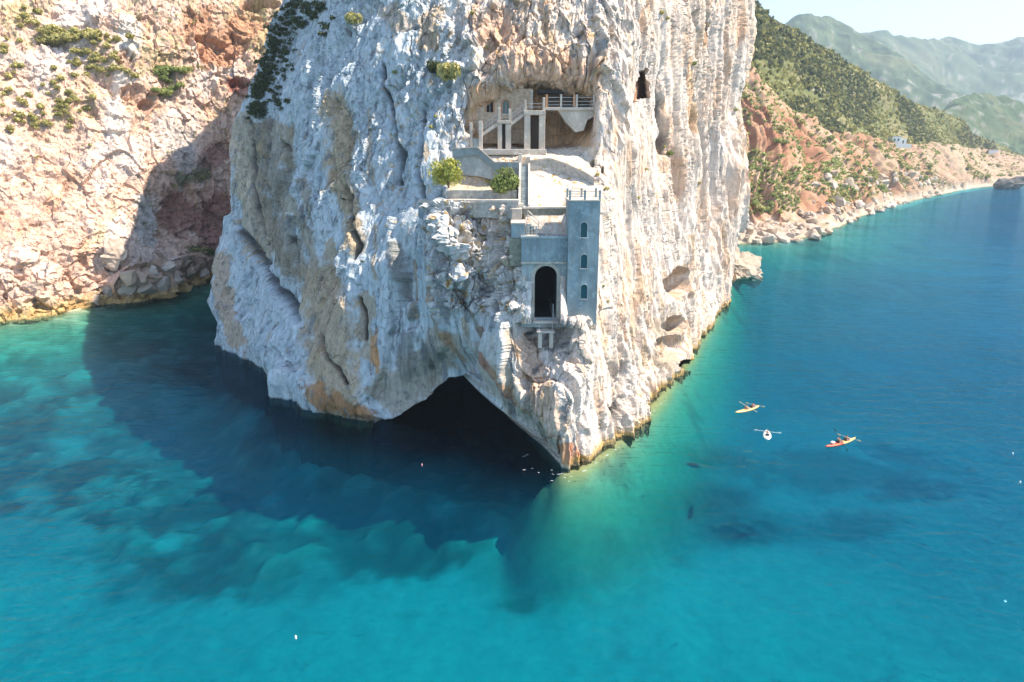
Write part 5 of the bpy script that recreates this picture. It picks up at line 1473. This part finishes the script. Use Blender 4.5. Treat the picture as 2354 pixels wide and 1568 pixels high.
# ------------------------------------------------------------------ white house on the bank
def white_house():
    p = pick(FE, 2070, 328, 6)
    WHT = plain('white_wash', (0.78, 0.76, 0.72), .85, 0, .05, 1, .1)
    t = tag(empty('white_house', tuple(p)), 'small white cube house on the edge of the eastern bank', 'house')
    x, y, z = p; s = 1.0
    MB().box(x - 5, x + 1.5, y, y + 6, z - 2, z + 4.6).build('wall', WHT, t, .05)
    MB().box(x + 1.52, x + 5.5, y + .8, y + 6, z - 2, z + 3.0).build('side_wing', WHT, t, .05)
    MB().box(x - 5.2, x + 1.7, y - .2, y + 6.2, z + 4.603, z + 4.9).build('roof', CAPM, t)
    MB().box(x - 7, x + 7.5, y - 2.5, y - 2.2, z - 3, z - .6).build('terrace_wall', WHT, t)
    for a in (-4, -1.4): MB().box(x + a, x + a + 1.2, y - .05, y - .003, z + 1.6, z + 3.2).build('window', GLASS, t)
    MB().box(x + 2.6, x + 3.6, y + .74, y + .797, z, z + 2.1).build('door', DOORM, t)
    q = pick(FE, 2283, 348, 6)
    h = tag(empty('far_house', tuple(q)), 'tiny pale house far along the coast', 'house')
    MB().box(q[0] - 5, q[0] + 5, q[1], q[1] + 7, q[2] - 2, q[2] + 4).build('wall', WHT, h)
    MB().box(q[0] - 5.3, q[0] + 5.3, q[1] - .3, q[1] + 7.3, q[2] + 4.003, q[2] + 4.4).build('roof', BRICK, h)
white_house()

# ------------------------------------------------------------------ kayaks, paddlers, paddles
def gloss(name, c, r=.35): return plain(name, c, r, 0, .05, 2, 0)
YEL, ORG, RED, WHI = gloss('yellow_hull', (0.78, 0.50, 0.16)), gloss('orange_hull', (0.75, 0.27, 0.07)), gloss('red_hull', (0.62, 0.09, 0.03)), gloss('white_hull', (0.82, 0.82, 0.80))
BLK, SKIN, CREAM = gloss('black_plastic', (0.03, 0.03, 0.03)), plain('skin', (0.52, 0.29, 0.20), .6, 0, .04, 4, 0), gloss('cream_deck', (0.80, 0.66, 0.42))
HAIR = plain('dark_hair', (0.05, 0.03, 0.02), .7, 0, .1, 6, 0)
REDV, PINK, WHT_C = plain('red_vest', (0.60, 0.08, 0.04), .8, 0, .05, 5, 0), plain('pink_shirt', (0.72, 0.25, 0.20), .8, 0, .05, 5, 0), plain('white_shirt', (0.75, 0.73, 0.70), .8, 0, .05, 5, 0)

def hull_mesh(name, L, Wd, H, mat, mat2, split=None):
    """decked kayak: closed hull with rocker, pointed ends, arched deck"""
    ns, nr = 25, 12
    V, Fc = [], []
    for i in range(ns):
        s = -1 + 2 * i / (ns - 1)
        w = Wd / 2 * max(.02, (1 - abs(s) ** 2.4)) ** .8
        zc = .10 * abs(s) ** 2.5
        for j in range(nr):
            a = 2 * math.pi * j / nr
            y = w * math.cos(a); zz = math.sin(a)
            z = zc + (H * .45 * zz * (1 - .35 * abs(s)) if zz > 0 else H * .42 * zz * (1 - .5 * abs(s)))
            V.append((s * L / 2, y, z + H * .18))
    for i in range(ns - 1):
        for j in range(nr):
            Fc.append((i * nr + j, i * nr + (j + 1) % nr, (i + 1) * nr + (j + 1) % nr, (i + 1) * nr + j))
    Fc.append(tuple(range(nr))); Fc.append(tuple((ns - 1) * nr + j for j in range(nr))[::-1])
    me = bpy.data.meshes.new(name); me.from_pydata(V, [], Fc)
    bm = bmesh.new(); bm.from_mesh(me); bmesh.ops.recalc_face_normals(bm, faces=bm.faces); bm.to_mesh(me); bm.free()
    me.materials.append(mat); me.materials.append(mat2)
    for q in me.polygons:
        q.use_smooth = True
        if split is not None and q.center.x < split: q.material_index = 1
    return me
def child(name, me, parent, loc=(0, 0, 0), scale=(1, 1, 1)):
    o = bpy.data.objects.new(name, me); COL.objects.link(o); o.parent = parent; o.location = loc; o.scale = scale; return o
def ring_mesh(name, rx, ry, t, mat, n=20):
    mb = MB(); k = 0
    pts = [(math.cos(2 * math.pi * i / n) * rx, math.sin(2 * math.pi * i / n) * ry, 0) for i in range(n + 1)]
    mb.tube(pts, t, 6); me = bpy.data.meshes.new(name); me.from_pydata(mb.v, [], mb.f); me.materials.append(mat); return me
def pit_mesh(name, rx, ry, mat, n=20):
    me = bpy.data.meshes.new(name)
    V = [(math.cos(2 * math.pi * i / n) * rx, math.sin(2 * math.pi * i / n) * ry, z) for z in (0, .03) for i in range(n)]
    Fc = [(i, (i + 1) % n, n + (i + 1) % n, n + i) for i in range(n)] + [tuple(range(n, 2 * n)), tuple(range(n))[::-1]]
    me.from_pydata(V, [], Fc); me.materials.append(mat); return me

def kayak(px, py, px2, py2, L, Wd, mat, mat2, seats, label, split=None):
    """lies on the water from (px,py) stern to (px2,py2) bow"""
    a, b = Vector(W(px, py)), Vector(W(px2, py2)); m = (a + b) / 2; ang = math.atan2(b.y - a.y, b.x - a.x)
    L = L or (b - a).length
    t = tag(empty('kayak', (m.x, m.y, 0)), label, 'kayak'); t.rotation_euler = (0, 0, ang)
    child('hull', hull_mesh('kayak_hull', L, Wd, .42, mat, mat2, split), t)
    for s in seats:
        child('cockpit', pit_mesh('cockpit_floor', .42, .23, BLK), t, (s * L, 0, .235))
        child('coaming', ring_mesh('cockpit_rim', .43, .24, .03, mat2), t, (s * L, 0, .265))
        mb = MB().box(s * L - .46, s * L - .40, -.2, .2, .26, .52); me = bpy.data.meshes.new('seat_back'); me.from_pydata(mb.v, [], mb.f); me.materials.append(BLK)
        child('seat_back', me, t)
    for e in (-.47, .47):
        mb = MB().bar((e * L, -.03, .30), (e * L, .03, .30), .03); me = bpy.data.meshes.new('grab_handle'); me.from_pydata(mb.v, [], mb.f); me.materials.append(BLK)
        child('grab_handle', me, t)
    return t, L, ang

def person(world, ang, cloth, label, hands, lean=0.0):
    """seated paddler, one skin mesh; hands are local targets; x is forward"""
    t = empty('person', world); t.rotation_euler = (0, 0, ang); tag(t, label, 'person'); t.scale = (.88, .88, .88)
    J = {'pel': (0, 0, .10), 'bel': (.02 + lean * .3, 0, .27), 'che': (.03 + lean, 0, .47), 'nek': (.04 + lean * 1.2, 0, .62), 'hea': (.07 + lean * 1.3, 0, .74), 'top': (.06 + lean * 1.3, 0, .86)}
    V = [J['pel'], J['bel'], J['che'], J['nek'], J['hea'], J['top']]; E = [(0, 1), (1, 2), (2, 3), (3, 4), (4, 5)]
    R = [(.15, .12), (.14, .11), (.17, .12), (.055, .055), (.095, .105), (.06, .07)]
    for s, h in ((1, hands[0]), (-1, hands[1])):
        k = len(V); sh = (.03 + lean, s * .20, .55); h = Vector(h); el = (Vector(sh) + h) / 2 + Vector((-.04, s * .10, -.10))
        V += [sh, tuple(el), tuple(h), tuple(h + (h - el).normalized() * .09)]
        E += [(2, k), (k, k + 1), (k + 1, k + 2), (k + 2, k + 3)]; R += [(.062, .062), (.045, .045), (.034, .034), (.042, .025)]
        # legs stretched forward under the deck
        k = len(V); V += [(.08, s * .10, .08), (.42, s * .15, .12), (.78, s * .10, .02)]
        E += [(0, k), (k, k + 1), (k + 1, k + 2)]; R += [(.085, .085), (.06, .06), (.045, .045)]
    def skin(name, V, E, R, mat, sub=1):
        me = bpy.data.meshes.new(name); me.from_pydata(V, E, [])
        o = bpy.data.objects.new(name, me); COL.objects.link(o); o.parent = t
        sk = o.modifiers.new('skin', 'SKIN'); ss = o.modifiers.new('sub', 'SUBSURF'); ss.levels = sub; ss.render_levels = sub
        for d_, r_ in zip(me.skin_vertices[0].data, R): d_.radius = r_
        me.skin_vertices[0].data[0].use_root = True
        me.materials.append(mat); return o
    skin('body', V, E, R, SKIN, 2)
    skin('shirt', [J['pel'], J['bel'], J['che'], (.035 + lean, 0, .57)], [(0, 1), (1, 2), (2, 3)], [(.165, .135), (.155, .125), (.19, .14), (.14, .10)], cloth)
    hx, hy, hz = J['hea']
    skin('hair', [(hx - .03, 0, hz - .02), (hx - .02, 0, hz + .07), (hx - .01, 0, hz + .125)], [(0, 1), (1, 2)], [(.085, .10), (.10, .105), (.05, .06)], HAIR)
    return t
def paddle(c, d, up, label, mat=BLK, L=2.2):
    """c centre, d direction of the shaft"""
    d = Vector(d).normalized(); c = Vector(c)
    t = tag(empty('paddle', tuple(c)), label, 'paddle')
    MB().tube([c - d * L * .5, c + d * L * .5], .018, 6).build('shaft', mat, t)
    for s in (-1, 1):
        e = c + d * s * L * .5; side = d.cross(Vector(up)).normalized()
        pts = [e + side * .03, e + d * s * .10 + side * .10, e + d * s * .38 + side * .10, e + d * s * .48, e + d * s * .38 - side * .10, e + d * s * .10 - side * .10, e - side * .03]
        n_ = side.cross(d).normalized() * .012
        MB().prism([tuple(p_ - n_) for p_ in pts], [tuple(p_ + n_) for p_ in pts]).build('blade', mat if s > 0 else mat, t)
    return t
def on(t, ang, x, y=0, z=.2): return (t.location.x + math.cos(ang) * x - math.sin(ang) * y, t.location.y + math.sin(ang) * x + math.cos(ang) * y, z)
def sit(t, ang, x, cloth, label, plabel, roll=.0, mat=BLK, lean=.06):
    """a paddler with a paddle held across the front"""
    base = on(t, ang, x, 0, .14)
    h = [(.36, .30, .36 + roll * .30), (.36, -.30, .36 - roll * .30)]
    person(base, ang, cloth, label, h, lean)
    c = on(t, ang, x + .42, 0, .14 + .36)
    dl = Vector((0, 1, roll)); d = (-math.sin(ang), math.cos(ang), roll)
    paddle(c, d, (math.cos(ang), math.sin(ang), .6), plabel, mat)

k1, L1, a1 = kayak(1690, 951, 1745, 936, None, .70, YEL, CREAM, (.02, .24), 'yellow double kayak nearest the headland')
sit(k1, a1, -.35, PINK, 'person in a pink top, rear seat of the yellow kayak', 'paddle of the rear paddler in the yellow kayak', .15, CREAM)
sit(k1, a1, 1.0, PINK, 'person in a pink top, front seat of the yellow kayak', 'paddle of the front paddler in the yellow kayak', -.15, CREAM)
k2, L2, a2 = kayak(1764, 1016, 1763, 990, 3.0, .95, WHI, WHI, (-.03,), 'short white kayak seen end on between the two long ones')
sit(k2, a2, -.15, WHT_C, 'person in a white shirt in the white kayak', 'white paddle held level across the white kayak', 0, WHI)
k3, L3, a3 = kayak(1897, 1030, 1966, 1010, None, .72, YEL, RED, (-.02, .22), 'orange and red double kayak farthest right', split=.2)
sit(k3, a3, -.4, REDV, 'person in a red vest raising a dark paddle, orange kayak', 'dark paddle raised by the paddler in the red vest', .9, BLK)
sit(k3, a3, .95, PINK, 'person in a pink top, front seat of the orange kayak', 'paddle of the front paddler in the orange kayak', -.1, CREAM)
b = MB().box(-.25, .25, -.2, .2, 0, .22)
bagm = bpy.data.meshes.new('dry_bag'); bag = b.build('dry_bag', WHT_C, None, .08, True)
bag.location = on(k3, a3, -1.45, 0, .36); bag.rotation_euler = (0, 0, a3)
tag(bag, 'white dry bag on the stern of the orange kayak', 'bag')
# small floats on the water
for (x, y, m, lab) in ((680, 1467, WHI, 'tiny white float alone on the turquoise water in front'), (2328, 1044, WHI, 'upper of two tiny white floats near the right edge'),
                       (2345, 1110, WHI, 'lower of two tiny white floats near the right edge'), (970, 1070, gloss('pink_float', (.7, .3, .3)), 'tiny pink float on the dark water before the sea cave')):
    p = W(x, y)
    mb = MB().tube([(p[0], p[1], -.15), (p[0], p[1], -.05), (p[0], p[1], .1), (p[0], p[1], .2), (p[0], p[1], .24)], [.04, .075, .08, .05, .015], 10)
    tag(mb.build('float', m, None, 0, True), lab, 'float')
# ------------------------------------------------------------------ the air: closed box of thin even haze
def haze():
    m, n, l = new_mat('sea_haze')
    n.remove(n['Principled BSDF'])
    v = n.new('ShaderNodeVolumePrincipled')
    v.inputs['Color'].default_value = (0.66, 0.84, 1.0, 1)
    v.inputs['Density'].default_value = HAZE_DEN
    v.inputs['Anisotropy'].default_value = 0.2
    l.new(v.outputs[0], n['Material Output'].inputs['Volume'])
    x0, x1, y0, y1, z0, z1 = -3500, 6500, -400, 9000, -23, 760
    co = np.array([(x0, y0, z0), (x1, y0, z0), (x1, y1, z0), (x0, y1, z0), (x0, y0, z1), (x1, y0, z1), (x1, y1, z1), (x0, y1, z1)], np.float32)
    q = np.array([(3, 2, 1, 0), (4, 5, 6, 7), (0, 1, 5, 4), (1, 2, 6, 5), (2, 3, 7, 6), (3, 0, 4, 7)], np.int32)
    o = raw_mesh('haze', co, q, m, None, False)
    o['kind'] = 'stuff'; o['label'] = 'thin pale summer haze over the whole coast'
HAZE_DEN = 1.8e-4
haze()
